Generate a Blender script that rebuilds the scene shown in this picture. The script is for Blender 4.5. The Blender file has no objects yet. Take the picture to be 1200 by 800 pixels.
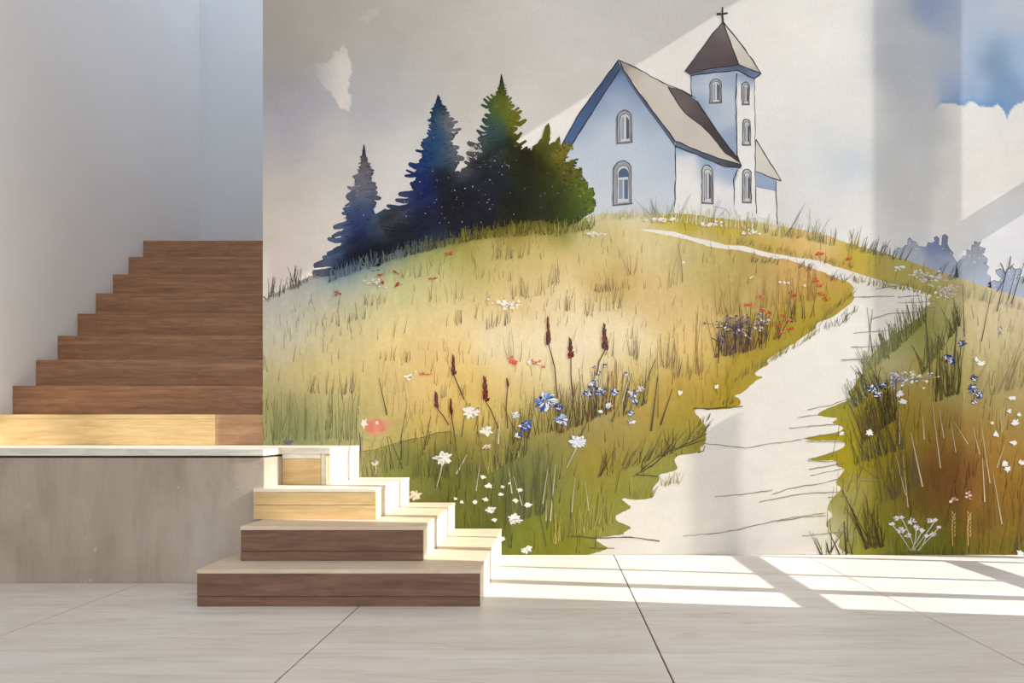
import bpy, bmesh, math, random
import numpy as np
from mathutils import Vector
from mathutils.geometry import delaunay_2d_cdt

random.seed(11)
NR = np.random.RandomState(5)
scene = bpy.context.scene
COL = scene.collection

# ------------------------------------------------------------------ room dimensions (metres)
F = 937.0                 # focal length in pixels of a 1200 px wide frame
EYE = 0.865               # camera height
YW = F / 170.0            # mural wall
XR = 3.5                  # window wall
XL = -3.955               # stair side wall
XM = -2.012               # free end of the mural wall
HC = 6.6                  # ceiling

def tag(o, label=None, cat=None, group=None, kind=None):
    if label: o['label'] = label
    if cat: o['category'] = cat
    if group: o['group'] = group
    if kind: o['kind'] = kind
    return o

def empty(name, loc):
    o = bpy.data.objects.new(name, None)
    o.empty_display_size = 0.1
    COL.objects.link(o); o.location = loc
    return o

def world_loc(o):
    v = Vector(o.location)
    while o.parent:
        o = o.parent; v += Vector(o.location)
    return v

def link_mesh(name, me, mat, parent=None):
    o = bpy.data.objects.new(name, me)
    COL.objects.link(o)
    if mat: me.materials.append(mat)
    if parent: o.parent = parent
    return o

class MB:
    """collects boxes and prisms in world metres, builds one mesh"""
    def __init__(self): self.bm = bmesh.new()
    def box(self, x0, x1, y0, y1, z0, z1):
        v = [self.bm.verts.new(p) for p in ((x0,y0,z0),(x1,y0,z0),(x1,y1,z0),(x0,y1,z0),(x0,y0,z1),(x1,y0,z1),(x1,y1,z1),(x0,y1,z1))]
        for f in ((0,3,2,1),(4,5,6,7),(0,1,5,4),(1,2,6,5),(2,3,7,6),(3,0,4,7)):
            self.bm.faces.new([v[i] for i in f])
        return self
    def prism(self, pts, z0, z1):
        lo = [self.bm.verts.new((x, y, z0)) for x, y in pts]
        hi = [self.bm.verts.new((x, y, z1)) for x, y in pts]
        n = len(pts)
        self.bm.faces.new(hi); self.bm.faces.new(lo[::-1])
        for i in range(n):
            j = (i+1) % n
            self.bm.faces.new((lo[i], lo[j], hi[j], hi[i]))
        return self
    def build(self, name, mat, parent=None, bevel=0.0, seg=2):
        bmesh.ops.recalc_face_normals(self.bm, faces=self.bm.faces)
        if bevel > 0:
            es = [e for e in self.bm.edges if len(e.link_faces) == 2 and e.calc_face_angle(0) > 0.6]
            bmesh.ops.bevel(self.bm, geom=es, offset=bevel, segments=seg, profile=0.5, affect='EDGES', clamp_overlap=True)
        off = world_loc(parent) if parent else Vector((0, 0, 0))
        for v in self.bm.verts: v.co -= off
        me = bpy.data.meshes.new(name)
        self.bm.to_mesh(me); self.bm.free()
        return link_mesh(name, me, mat, parent)

# ------------------------------------------------------------------ materials
def lin(c):
    c = np.asarray(c, dtype=float) / 255.0
    return np.where(c <= 0.04045, c/12.92, ((c+0.055)/1.055)**2.4)

def L4(c): return tuple(float(v) for v in lin(c)) + (1.0,)

def newmat(name, rough=0.6, spec=0.3):
    m = bpy.data.materials.new(name); m.use_nodes = True
    nt = m.node_tree; b = nt.nodes['Principled BSDF']
    b.inputs['Roughness'].default_value = rough
    b.inputs['Specular IOR Level'].default_value = spec
    return m, nt, b

def mapped_noise(nt, scale_vec, scale, detail, rough=0.55, dist=0.0, coord='Object', loc=None):
    tc = nt.nodes.new('ShaderNodeTexCoord'); mp = nt.nodes.new('ShaderNodeMapping')
    mp.inputs['Scale'].default_value = scale_vec
    if loc is not None: mp.inputs['Location'].default_value = loc
    nt.links.new(tc.outputs[coord], mp.inputs['Vector'])
    n = nt.nodes.new('ShaderNodeTexNoise')
    n.inputs['Scale'].default_value = scale; n.inputs['Detail'].default_value = detail
    n.inputs['Roughness'].default_value = rough; n.inputs['Distortion'].default_value = dist
    nt.links.new(mp.outputs['Vector'], n.inputs['Vector'])
    return n, mp

def ramp(nt, src, stops):
    r = nt.nodes.new('ShaderNodeValToRGB')
    e = r.color_ramp.elements
    while len(e) < len(stops): e.new(0.5)
    for el, (p, c) in zip(e, stops):
        el.position = p; el.color = c
    nt.links.new(src, r.inputs['Fac'])
    return r

def mix(nt, a, b, fac, mode='MIX'):
    m = nt.nodes.new('ShaderNodeMix'); m.data_type = 'RGBA'; m.blend_type = mode
    if isinstance(fac, (int, float)): m.inputs[0].default_value = fac
    else: nt.links.new(fac, m.inputs[0])
    for k, v in ((6, a), (7, b)):
        if isinstance(v, tuple): m.inputs[k].default_value = v
        else: nt.links.new(v, m.inputs[k])
    return m.outputs[2]

def bump(nt, b, src, strength, dist=0.01):
    bp = nt.nodes.new('ShaderNodeBump')
    bp.inputs['Strength'].default_value = strength; bp.inputs['Distance'].default_value = dist
    nt.links.new(src, bp.inputs['Height']); nt.links.new(bp.outputs['Normal'], b.inputs['Normal'])

def wood(name, dark, mid, light, rough=0.45, fig=0.5, seed=0.0):
    m, nt, b = newmat(name, rough, 0.35)
    n1, mp1 = mapped_noise(nt, (1.1, 14, 16), 2.2, 6, 0.6, 0.6, loc=(seed, seed*2, seed*3))
    n2, mp2 = mapped_noise(nt, (3.0, 90, 110), 2.5, 4, 0.6, 0.2, loc=(seed*2, seed, seed))
    oi = nt.nodes.new('ShaderNodeObjectInfo')
    for mp in (mp1, mp2):
        ad = nt.nodes.new('ShaderNodeVectorMath'); ad.operation = 'SCALE'
        cb = nt.nodes.new('ShaderNodeCombineXYZ')
        for i in range(3): nt.links.new(oi.outputs['Random'], cb.inputs[i])
        nt.links.new(cb.outputs[0], ad.inputs[0]); ad.inputs['Scale'].default_value = 37.0
        nt.links.new(ad.outputs[0], mp.inputs['Location'])
    # cathedral figure: bands of a strongly distorted field
    w, mpw = mapped_noise(nt, (1.6, 5, 7), 1.3, 2, 0.5, 1.2)
    mt = nt.nodes.new('ShaderNodeMath'); mt.operation = 'MULTIPLY'; mt.inputs[1].default_value = 26.0
    nt.links.new(w.outputs['Fac'], mt.inputs[0])
    sn = nt.nodes.new('ShaderNodeMath'); sn.operation = 'SINE'; nt.links.new(mt.outputs[0], sn.inputs[0])
    mr = nt.nodes.new('ShaderNodeMapRange'); mr.inputs[1].default_value = -1; mr.inputs[2].default_value = 1
    nt.links.new(sn.outputs[0], mr.inputs[0])
    r1 = ramp(nt, n1.outputs['Fac'], [(0.28, L4(dark)), (0.52, L4(mid)), (0.78, L4(light))])
    r2 = ramp(nt, n2.outputs['Fac'], [(0.3, (0.72, 0.72, 0.72, 1)), (0.6, (1, 1, 1, 1))])
    c = mix(nt, r1.outputs[0], r2.outputs[0], 0.6, 'MULTIPLY')
    r3 = ramp(nt, mr.outputs[0], [(0.1, (0.80, 0.80, 0.80, 1)), (0.7, (1.04, 1.04, 1.04, 1))])
    c = mix(nt, c, r3.outputs[0], fig, 'MULTIPLY')
    nt.links.new(c, b.inputs['Base Color'])
    bump(nt, b, n2.outputs['Fac'], 0.08, 0.004)
    return m

def plaster(name, c0, c1, scale=0.7, rough=0.85):
    m, nt, b = newmat(name, rough, 0.2)
    n, _ = mapped_noise(nt, (1, 1, 1), scale, 5, 0.55)
    r = ramp(nt, n.outputs['Fac'], [(0.3, L4(c0)), (0.7, L4(c1))])
    nt.links.new(r.outputs[0], b.inputs['Base Color'])
    n2, _ = mapped_noise(nt, (1, 1, 1), 60, 3)
    bump(nt, b, n2.outputs['Fac'], 0.05, 0.003)
    return m

M_wall = plaster('white_plaster', (234, 232, 229), (240, 239, 237))
M_alc = plaster('pale_blue_wall_paint', (210, 213, 214), (216, 219, 220))
M_ceil = plaster('ceiling_paint', (232, 232, 232), (236, 236, 236))
M_walnut = wood('walnut_boards', (108, 78, 62), (132, 98, 79), (152, 117, 96), 0.42, 0.45)
M_walnut_up = wood('oiled_oak_boards', (142, 102, 74), (166, 123, 92), (188, 145, 112), 0.45, 0.55, 3.0)
M_shaded = wood('shaded_tan_wood', (172, 130, 94), (192, 149, 112), (210, 168, 130), 0.45, 0.4, 2.0)  # shaded copy of the sunlit riser wood, for its right end
M_mid = wood('tan_tread_boards', (222, 198, 168), (232, 210, 182), (240, 222, 198), 0.5, 0.25, 5.0)
M_sunlit = wood('sunlit_pale_wood', (212, 176, 118), (224, 192, 136), (236, 208, 156), 0.5, 0.3, 7.0)  # lit copy of the stair wood: sunlight on the fronts put into colour
M_sunlit_cream = wood('sunlit_cream_wood', (238, 226, 200), (244, 234, 212), (248, 240, 222), 0.5, 0.2, 9.0)  # glare of sun on the step sides painted in as cream
M_deck = wood('whitewashed_boards', (232, 222, 204), (240, 232, 218), (246, 240, 230), 0.5, 0.4, 4.0)

def floor_mat():
    m, nt, b = newmat('stone_floor_slabs', 0.42, 0.35)
    n1, mp = mapped_noise(nt, (0.55, 3.2, 1), 1.6, 7, 0.6, 0.5)
    n2, _ = mapped_noise(nt, (0.8, 9, 1), 3.0, 6, 0.65, 0.8, loc=(3, 1, 0))
    n3, _ = mapped_noise(nt, (0.7, 2.0, 1), 2.0, 4, 0.7, 1.4, loc=(9, 4, 0))
    r1 = ramp(nt, n1.outputs['Fac'], [(0.3, L4((224, 212, 199))), (0.55, L4((236, 227, 216))), (0.75, L4((242, 236, 229)))])
    r2 = ramp(nt, n2.outputs['Fac'], [(0.32, (0.76, 0.73, 0.70, 1)), (0.5, (1, 1, 1, 1))])
    c = mix(nt, r1.outputs[0], r2.outputs[0], 0.6, 'MULTIPLY')
    r3 = ramp(nt, n3.outputs['Fac'], [(0.60, (1, 1, 1, 1)), (0.66, (0.80, 0.74, 0.67, 1))])
    c = mix(nt, c, r3.outputs[0], 0.6, 'MULTIPLY')
    nt.links.new(c, b.inputs['Base Color'])
    bump(nt, b, n2.outputs['Fac'], 0.04, 0.004)
    return m
M_floor = floor_mat()
M_grout, _nt, _b = newmat('brown_grout', 0.9, 0.1); _b.inputs['Base Color'].default_value = L4((112, 84, 66))

def concrete_mat():
    m, nt, b = newmat('taupe_microcement', 0.7, 0.25)
    n1, _ = mapped_noise(nt, (1.2, 1.2, 0.9), 1.7, 6, 0.55, 0.4)
    n2, _ = mapped_noise(nt, (5, 5, 0.8), 2.0, 5, 0.6, 0.8, loc=(2, 7, 1))
    r1 = ramp(nt, n1.outputs['Fac'], [(0.3, L4((166, 150, 133))), (0.5, L4((182, 167, 150))), (0.72, L4((198, 186, 172)))])
    r2 = ramp(nt, n2.outputs['Fac'], [(0.36, (0.80, 0.78, 0.76, 1)), (0.54, (1, 1, 1, 1))])
    c = mix(nt, r1.outputs[0], r2.outputs[0], 0.6, 'MULTIPLY')
    n3, _ = mapped_noise(nt, (1, 1, 1), 9, 3, 0.6, 1.0, loc=(4, 0, 2))
    r3 = ramp(nt, n3.outputs['Fac'], [(0.68, (0, 0, 0, 1)), (0.74, (0.8, 0.8, 0.8, 1))])
    c = mix(nt, c, L4((214, 205, 194)), r3.outputs[0])
    nt.links.new(c, b.inputs['Base Color'])
    bump(nt, b, n1.outputs['Fac'], 0.12, 0.01)
    return m
M_conc = concrete_mat()
M_frame, _nt, _b = newmat('window_frame_paint', 0.5, 0.3); _b.inputs['Base Color'].default_value = L4((150, 146, 140))
M_gap, _nt, _b = newmat('shadow_gap_profile', 0.8, 0.1); _b.inputs['Base Color'].default_value = L4((78, 68, 60))

def paint_mat():
    m, nt, b = newmat('watercolour_print', 0.92, 0.08)
    at = nt.nodes.new('ShaderNodeAttribute'); at.attribute_name = 'paint'
    n1, _ = mapped_noise(nt, (1, 1, 1), 55, 4, 0.65)
    r1 = ramp(nt, n1.outputs['Fac'], [(0.3, (0.91, 0.91, 0.91, 1)), (0.7, (1.07, 1.07, 1.07, 1))])
    c = mix(nt, at.outputs['Color'], r1.outputs[0], 0.55, 'MULTIPLY')
    n2, _ = mapped_noise(nt, (1, 1, 1), 4.0, 5, 0.6, 0.6)
    r2 = ramp(nt, n2.outputs['Fac'], [(0.3, (0.95, 0.95, 0.95, 1)), (0.7, (1.04, 1.04, 1.04, 1))])
    c = mix(nt, c, r2.outputs[0], 0.6, 'MULTIPLY')
    nt.links.new(c, b.inputs['Base Color'])
    return m
M_paint = paint_mat()

# ================================================================== SETTING
def struct(name, mb, mat, bevel=0.0):
    o = mb.build(name, mat, None, bevel); o['kind'] = 'structure'; return o

# floor: slabs with brown joints
fb = MB()
xe = [XL-0.9, -2.325, -0.957, 0.408, 1.722, 3.08, XR+0.1]
ye = [-2.6, -1.2, -0.48, 0.25, 0.98, 1.706, 2.436, 3.166, 3.896, YW+0.1, 9.1]
g = 0.0035
for i in range(len(xe)-1):
    for j in range(len(ye)-1):
        gy = g
        fb.box(xe[i]+g, xe[i+1]-g, ye[j]+gy, ye[j+1]-gy, -0.05, 0.0)
fl = struct('floor', fb, M_floor, 0.0015)
struct('trim_1', MB().box(XL-0.9, XR+0.1, -2.6, YW+0.1, -0.09, -0.006), M_grout)

struct('wall_back', MB().box(XM, XR+0.12, YW, YW+0.15, 0, HC+0.1), M_wall)
struct('wall_stair', MB().box(XM, XM+0.15, YW+0.15, 9.1, 0, 8.0), M_wall)
struct('wall_left', MB().box(XL-0.15, XL, -2.6, 9.1, 0, 8.0), M_wall)
struct('wall_alcove', MB().box(XL, XM, 8.92, 9.07, 0, 8.0), M_alc)
struct('ceiling', MB().box(XL, XR+0.12, -2.6, YW-0.0, HC, HC+0.1), M_ceil)

# window wall on the right: tall opening beside the mural wall
rw = MB()
WY0 = 3.476
rw.box(XR, XR+0.12, -2.6, WY0, 0, HC)                 # solid wall up to the jamb
rw.box(XR, XR+0.12, 4.572, YW, 5.30, HC)              # lintel
rw.box(XR, XR+0.12, WY0, 4.572, 5.62, HC)  # unseen opening stepped up here so sun reaches the first upper riser
rw.box(XR, XR+0.12, WY0, 3.585, 2.9, 5.62)  # unseen panel added to keep the sun off the plinth
struct('wall_right', rw, M_wall)
wn = MB()
def vbar(y0, y1, z0, z1): wn.box(XR+0.0, XR+0.05, y0, y1, z0, z1)
def hbar(y0, y1, z0, z1): wn.box(XR+0.0, XR+0.05, y0, y1, z0, z1)
vbar(5.29, 5.385, 0, 5.30)
vbar(5.075, 5.125, 0, 2.4)  # added free-standing post, unseen, cut short to shade only the lower path
vbar(4.385, 4.425, 0, 5.62)
vbar(3.845, 3.96, 0, 5.62)
hbar(3.476, 3.845, 1.36, 1.45); hbar(3.96, 4.385, 1.36, 1.45); hbar(4.425, 5.075, 1.36, 1.45)
hbar(3.476, 3.845, 0.50, 0.60); hbar(3.96, 4.385, 0.50, 0.60); hbar(4.425, 5.075, 0.50, 0.60)
hbar(5.385, YW, 2.55, 2.74)
struct('window_1', wn, M_frame)

# ================================================================== STAIRS
# ---- concrete plinth carrying the landing
YP = 4.503
PXR = -1.635
ZL = 0.755
pl = tag(empty('landing_plinth', ((XL+PXR)/2, YP, 0)), 'taupe cement plinth below the pale landing, left of the lower steps', 'plinth')
MB().box(XL+0.002, PXR, YP, YW-0.005, 0, 0.705).build('body', M_conc, pl, 0.004)
MB().box(XL+0.002, PXR-0.012, YP+0.014, YW-0.005, 0.705, 0.717).build('shadow_gap', M_gap, pl)

deck = tag(empty('landing_deck', (-2.6, 5.0, 0.717)), 'whitewashed wooden landing board lying on the taupe plinth', 'landing')
pts = [(XL+0.002, YP-0.012), (PXR+0.0, YP-0.012), (PXR+0.0, 4.79), (-1.345, 4.79), (-1.345, YW-0.005), (XM-0.002, YW-0.005), (XM-0.002, YW+0.054), (XL+0.002, YW+0.054)]
MB().prism(pts, 0.717, ZL).build('deck_board', M_deck, deck, 0.003)

# ---- lower corner steps
low = tag(empty('corner_staircase', (-1.0, 4.5, 0)), 'short corner stair of stacked wooden steps leading from floor up to the pale landing', 'staircase')
def l_foot(xl, xr, yf):
    if xl < PXR: return [(xl, yf), (xr, yf), (xr, YW-0.005), (PXR, YW-0.005), (PXR, YP), (xl, YP)]
    return [(xl, yf), (xr, yf), (xr, YW-0.005), (xl, YW-0.005)]
LOW = [  # xl, xr, front, z0, z1, front material, tread material
    (-1.746, -0.365, 3.904, 0.0, 0.182, M_walnut, M_mid),
    (-1.632, -0.685, 4.157, 0.182, 0.362, M_walnut, M_mid),
    (-1.684, -1.000, 4.470, 0.362, 0.535, M_sunlit, M_sunlit),
    (PXR, -1.345, 4.795, 0.535, 0.717, M_sunlit, M_sunlit)]
for k, (xl, xr, yf, z0, z1, mf, mt) in enumerate(LOW):
    t = 0.022
    core_l = xl if xl < PXR else PXR
    top = z1 - 0.02 if k < 3 else z1
    # the block behind the cladding
    if xl < PXR - 1e-6:
        foot = [(xl+0.002, yf+t), (xr-t, yf+t), (xr-t, YW-0.005), (PXR+0.001, YW-0.005), (PXR+0.001, YP-0.002), (xl+0.002, YP-0.002)]
    else:
        foot = [(PXR+0.001, yf+t), (xr-t, yf+t), (xr-t, YW-0.005), (PXR+0.001, YW-0.005)]
    st = MB().prism(foot, z0, top).build('step', mf if k < 2 else mt, low, 0.0)
    # two front boards with a fine joint
    zj = z0 + (z1-z0)*(0.27 if k < 2 else 0.46)
    if k < 3:
        rb = MB().box(xl, xr-0.0, yf, yf+t, z0+0.001, zj-0.0012).build('riser_board', mf, st, 0.0012)
        MB().box(xl, xr-0.0, yf, yf+t, zj+0.0012, z1-0.0206).build('riser_board', mf, st, 0.0012)
        if xl < PXR - 1e-6:
            tp = [(xl, yf-0.002), (xr, yf-0.002), (xr, YW-0.005), (PXR+0.001, YW-0.005), (PXR+0.001, YP-0.002), (xl, YP-0.002)]
        else:
            tp = [(PXR+0.001, yf-0.002), (xr, yf-0.002), (xr, YW-0.005), (PXR+0.001, YW-0.005)]
        MB().prism(tp, z1-0.02, z1).build('tread', mt if k < 2 else M_sunlit_cream, st, 0.0015)
    else:
        MB().box(xl+0.002, xr-0.06, yf, yf+t, z0+0.001, z1-0.03).build('riser_board', mf, st, 0.0012)
        MB().box(xl+0.002, xr-0.06, yf-0.004, yf+t, z1-0.028, z1-0.001).build('riser_board', M_sunlit_cream, st, 0.0012)
        MB().box(xr-0.058, xr-0.035, yf+0.006, yf+t, z0+0.001, z1-0.001).build('corner_strip', M_sunlit_cream, st, 0.0012)
        MB().box(xr-0.033, xr-0.023, yf-0.002, yf+t, z0+0.001, z1-0.001).build('corner_strip', M_mid, st, 0.0012)
    # right side: boards coloured sunlit cream, with vertical joints
    cuts = [yf + t + 0.001, yf+0.40, yf+0.62, YW-0.30, YW-0.14, YW-0.005]
    cuts = sorted(c for c in cuts if yf+t <= c)
    zt = z1-0.0206 if k < 3 else z1-0.001
    for a, b2 in zip(cuts[:-1], cuts[1:]):
        if b2-a < 0.05: continue
        MB().box(xr-t+0.0005, xr-0.002, a+0.002, b2-0.002, z0+0.001, zt).build('side_board', M_sunlit_cream, st, 0.003)

# ---- upper flight
up = tag(empty('upper_staircase', (-3.0, 6.6, 0)), 'brown oak flight of nine steps climbing from the pale landing into the white alcove', 'staircase')
NUP = 9
MB().box(XL+0.002, XM-0.002, 5.59, 8.918, 0, ZL).build('stair_base', M_wall, up)
for i in range(NUP):
    y0 = 5.567 + 0.2645*i
    z0 = ZL + 0.2137*i; z1 = z0 + 0.2137
    ye_ = y0 + 0.2645
    if i == NUP-1: ye_ = 8.918
    xl, xr = XL+0.002, XM-0.002
    s = MB().box(xl, xr, y0+0.02, ye_+0.02 if i < NUP-1 else ye_, z0+0.001, z1-0.03).build('step', M_walnut_up, up)
    if i == 0:
        xs = -2.362  # edge of the sun: lit wood colour left, shaded wood colour right
        MB().box(xl, xs-0.0008, y0, y0+0.02, z0+0.002, z1-0.0305).build('riser_board', M_sunlit, s, 0.001)
        MB().box(xs+0.0008, xr, y0, y0+0.02, z0+0.002, z1-0.0305).build('riser_board', M_shaded, s, 0.001)
        MB().box(xl, xs-0.0008, y0-0.001, ye_+0.019, z1-0.03, z1).build('tread', M_sunlit, s, 0.0015)
        MB().box(xs+0.0008, xr, y0-0.001, ye_+0.019, z1-0.03, z1).build('tread', M_shaded, s, 0.0015)
    else:
        MB().box(xl, xr, y0, y0+0.02, z0+0.002, z1-0.0305).build('riser_board', M_walnut_up, s, 0.001)
        MB().box(xl, xr, y0-0.001, ye_+0.019 if i < NUP-1 else ye_, z1-0.03, z1).build('tread', M_walnut_up, s, 0.0015)

# ================================================================== MURAL
mural = tag(empty('landscape_mural', (0.74, YW, 0)), 'large watercolour landscape mural of a hilltop church, covering the whole rear wall', 'mural')
MBASE = Vector((0.74, YW, 0))
KP = 0.90                 # brightness of the print's white
RS = 0.64
DES = [0.0, 1.0]         # pigment dilution: greying, strength
def W(x, y, lay):
    return ((x-650.0)/170.0 - MBASE.x, -lay*0.0001, EYE + (503.0-y)/170.0)

def vnoise(x, y, seed=0):
    x = np.asarray(x, float); y = np.asarray(y, float)
    xi = np.floor(x).astype(np.int64); yi = np.floor(y).astype(np.int64)
    fx = x-xi; fy = y-yi
    fx = fx*fx*(3-2*fx); fy = fy*fy*(3-2*fy)
    def h(a, b):
        n = (a*374761393 + b*668265263 + seed*974711) & 0x7fffffff
        n = ((n ^ (n >> 13)) * 1274126177) & 0x7fffffff
        return ((n ^ (n >> 16)) & 0xffff)/65535.0
    return (h(xi,yi)*(1-fx)+h(xi+1,yi)*fx)*(1-fy) + (h(xi,yi+1)*(1-fx)+h(xi+1,yi+1)*fx)*fy
def fbm(x, y, sc, seed=0, oct=4):
    a = 0.5; t = 0; s = 0
    for k in range(oct):
        t = t + a*vnoise(np.asarray(x)/sc*2**k, np.asarray(y)/sc*2**k, seed+k*17); s += a; a *= 0.55
    return t/s            # 0..1

class Field:
    """smooth wash through control colours (x, y, r, g, b[, sigma])"""
    def __init__(self, pts, sigma=26.0):
        self.x = np.array([p[0] for p in pts], float); self.y = np.array([p[1] for p in pts], float)
        self.c = np.array([p[2:5] for p in pts], float)
        self.s = np.array([p[5] if len(p) > 5 else sigma for p in pts], float)
    def __call__(self, x, y, warp=6.0):
        x = np.atleast_1d(np.asarray(x, float)); y = np.atleast_1d(np.asarray(y, float))
        xw = x + (fbm(x, y, 38, 3)-0.5)*warp*2; yw = y + (fbm(x, y, 38, 9)-0.5)*warp*2
        out = np.zeros((len(x), 3))
        for a in range(0, len(x), 20000):
            dx = xw[a:a+20000, None]-self.x[None]; dy = yw[a:a+20000, None]-self.y[None]
            d2 = dx*dx+dy*dy
            w = np.exp(-d2/(2*self.s**2)) + 2e-3/(1+d2/400.0)**1.5
            out[a:a+20000] = (w @ self.c)/w.sum(1)[:, None]
        return out

def make_paint(name, verts, cols, faces, parent=mural):
    """verts: (x px, y px, layer); cols sRGB 0-255"""
    me = bpy.data.meshes.new(name)
    me.from_pydata([W(*v) for v in verts], [], faces)
    cols = np.array(cols, float); cols = (cols*(1-DES[0])+cols.mean(1, keepdims=True)*DES[0])*DES[1]
    c = lin(np.clip(cols, 0, 300))*KP
    at = me.color_attributes.new('paint', 'FLOAT_COLOR', 'POINT')
    buf = np.ones((len(verts), 4)); buf[:, :3] = np.clip(c, 0, 0.95)
    at.data.foreach_set('color', buf.ravel())
    o = link_mesh(name, me, M_paint, parent)
    if parent is not mural and parent is not None:
        pass
    return o

class PB:
    """collects painted shapes for one mesh"""
    def __init__(self, lay): self.v = []; self.c = []; self.f = []; self.lay = lay; self.k = 0
    def z(self):
        self.k += 1
        return self.lay + (0.0 if self.k == 1 else 0.2 + ((self.k-2) % 15)*0.2 + random.uniform(0, 0.06))
    def zr(self): return self.lay + random.uniform(0.0, 3.2)
    def tri_poly(self, pts, col):
        """small convex-ish polygon, fan"""
        z = self.z(); n0 = len(self.v)
        cx = sum(p[0] for p in pts)/len(pts); cy = sum(p[1] for p in pts)/len(pts)
        self.v.append((cx, cy, z)); self.c.append(col)
        for p in pts: self.v.append((p[0], p[1], z)); self.c.append(col)
        n = len(pts)
        for i in range(n): self.f.append((n0, n0+1+i, n0+1+(i+1) % n))
    def stroke(self, pts, w0, w1, c0, c1=None):
        za, zb = self.zr(), self.zr(); n0 = len(self.v); n = len(pts); c1 = c1 or c0
        for i, (x, y) in enumerate(pts):
            z = za+(zb-za)*i/(n-1)
            a = pts[max(i-1, 0)]; b = pts[min(i+1, n-1)]
            dx, dy = b[0]-a[0], b[1]-a[1]; l = math.hypot(dx, dy) or 1
            t = i/(n-1); w = (w0+(w1-w0)*t)*0.5
            nx, ny = -dy/l*w, dx/l*w
            col = tuple(c0[k]+(c1[k]-c0[k])*t for k in range(3))
            self.v += [(x+nx, y+ny, z), (x-nx, y-ny, z)]; self.c += [col, col]
            if i: 
                q = n0+2*i
                self.f.append((q-2, q-1, q+1, q))
    def blade(self, x, y, dx, dy, w, c0, c1=None, bend=0.0):
        """grass blade from base (x,y) to tip"""
        mx, my = x+dx*0.5-dy*bend, y+dy*0.5+dx*bend
        self.stroke([(x, y), ((x+mx)/2+ -dy*bend*0.25, (y+my)/2+dx*bend*0.25), (mx, my), (x+dx, y+dy)], w, w*0.35, c0, c1)
    def fill(self, pts, colfn, spacing=3.0):
        z = self.z()
        P = [Vector((p[0], p[1])) for p in pts]; n = len(P)
        ed = [(i, (i+1) % n) for i in range(n)]
        xs = [p[0] for p in pts]; ys = [p[1] for p in pts]
        if spacing:
            gx = np.arange(min(xs)+spacing*0.5, max(xs), spacing); gy = np.arange(min(ys)+spacing*0.5, max(ys), spacing)
            X, Y = np.meshgrid(gx, gy); X = X.ravel(); Y = Y.ravel()
            ins = np.zeros(len(X), bool)
            for i in range(n):
                x1, y1 = pts[i]; x2, y2 = pts[(i+1) % n]
                if y1 == y2: continue
                cr = ((y1 > Y) != (y2 > Y)) & (X < (x2-x1)*(Y-y1)/(y2-y1)+x1)
                ins ^= cr
            P += [Vector((a, b)) for a, b in zip(X[ins], Y[ins])]
        r = delaunay_2d_cdt(P, ed, [], 1, 1e-5)
        n0 = len(self.v)
        vx = np.array([v[0] for v in r[0]]); vy = np.array([v[1] for v in r[0]])
        C = colfn(vx, vy)
        for a, b, c in zip(vx, vy, C): self.v.append((a, b, z)); self.c.append(tuple(c))
        for f in r[2]: self.f.append(tuple(n0+i for i in f))
    def ink(self, pts, w=1.1, col=(70, 66, 68), jit=0.5, wob=True):
        q = []
        for (x1, y1), (x2, y2) in zip(pts[:-1], pts[1:]):
            l = math.hypot(x2-x1, y2-y1); m = max(1, int(l/6))
            for k in range(m):
                t = k/m
                q.append((x1+(x2-x1)*t+random.uniform(-jit, jit), y1+(y2-y1)*t+random.uniform(-jit, jit)))
        q.append(pts[-1])
        za, zb = (self.lay+3.2+random.uniform(0, 0.6), self.lay+3.2+random.uniform(0, 0.6)); n0 = len(self.v); n = len(q)
        for i, (x, y) in enumerate(q):
            z = za+(zb-za)*i/(n-1)
            a = q[max(i-1, 0)]; b = q[min(i+1, n-1)]
            dx, dy = b[0]-a[0], b[1]-a[1]; l = math.hypot(dx, dy) or 1
            ww = w*0.5*random.uniform(0.55, 1.25)
            nx, ny = -dy/l*ww, dx/l*ww
            self.v += [(x+nx, y+ny, z), (x-nx, y-ny, z)]; self.c += [col, col]
            if i: self.f.append((n0+2*i-2, n0+2*i-1, n0+2*i+1, n0+2*i))
    def build(self, name, parent=mural): return make_paint(name, self.v, self.c, self.f, parent)

def S(x, y, r, g, b, s=None):
    """a colour seen in the part of the wall the sun does not reach: the print itself is lighter"""
    l = lin((r, g, b))/RS
    e = np.where(l <= 0.0031308, l*12.92, 1.055*np.power(l, 1/2.4)-0.055)*255
    return (x, y, float(e[0]), float(e[1]), float(e[2])) + ((s,) if s else ())

def S2(*a):  # mullion shadow band: part of its shade is painted into the print
    global RS
    k = RS; RS = 0.83
    v = S(*a); RS = k
    return v
def const(*c): return lambda x, y: np.tile(np.array(c, float), (len(x), 1))

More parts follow.
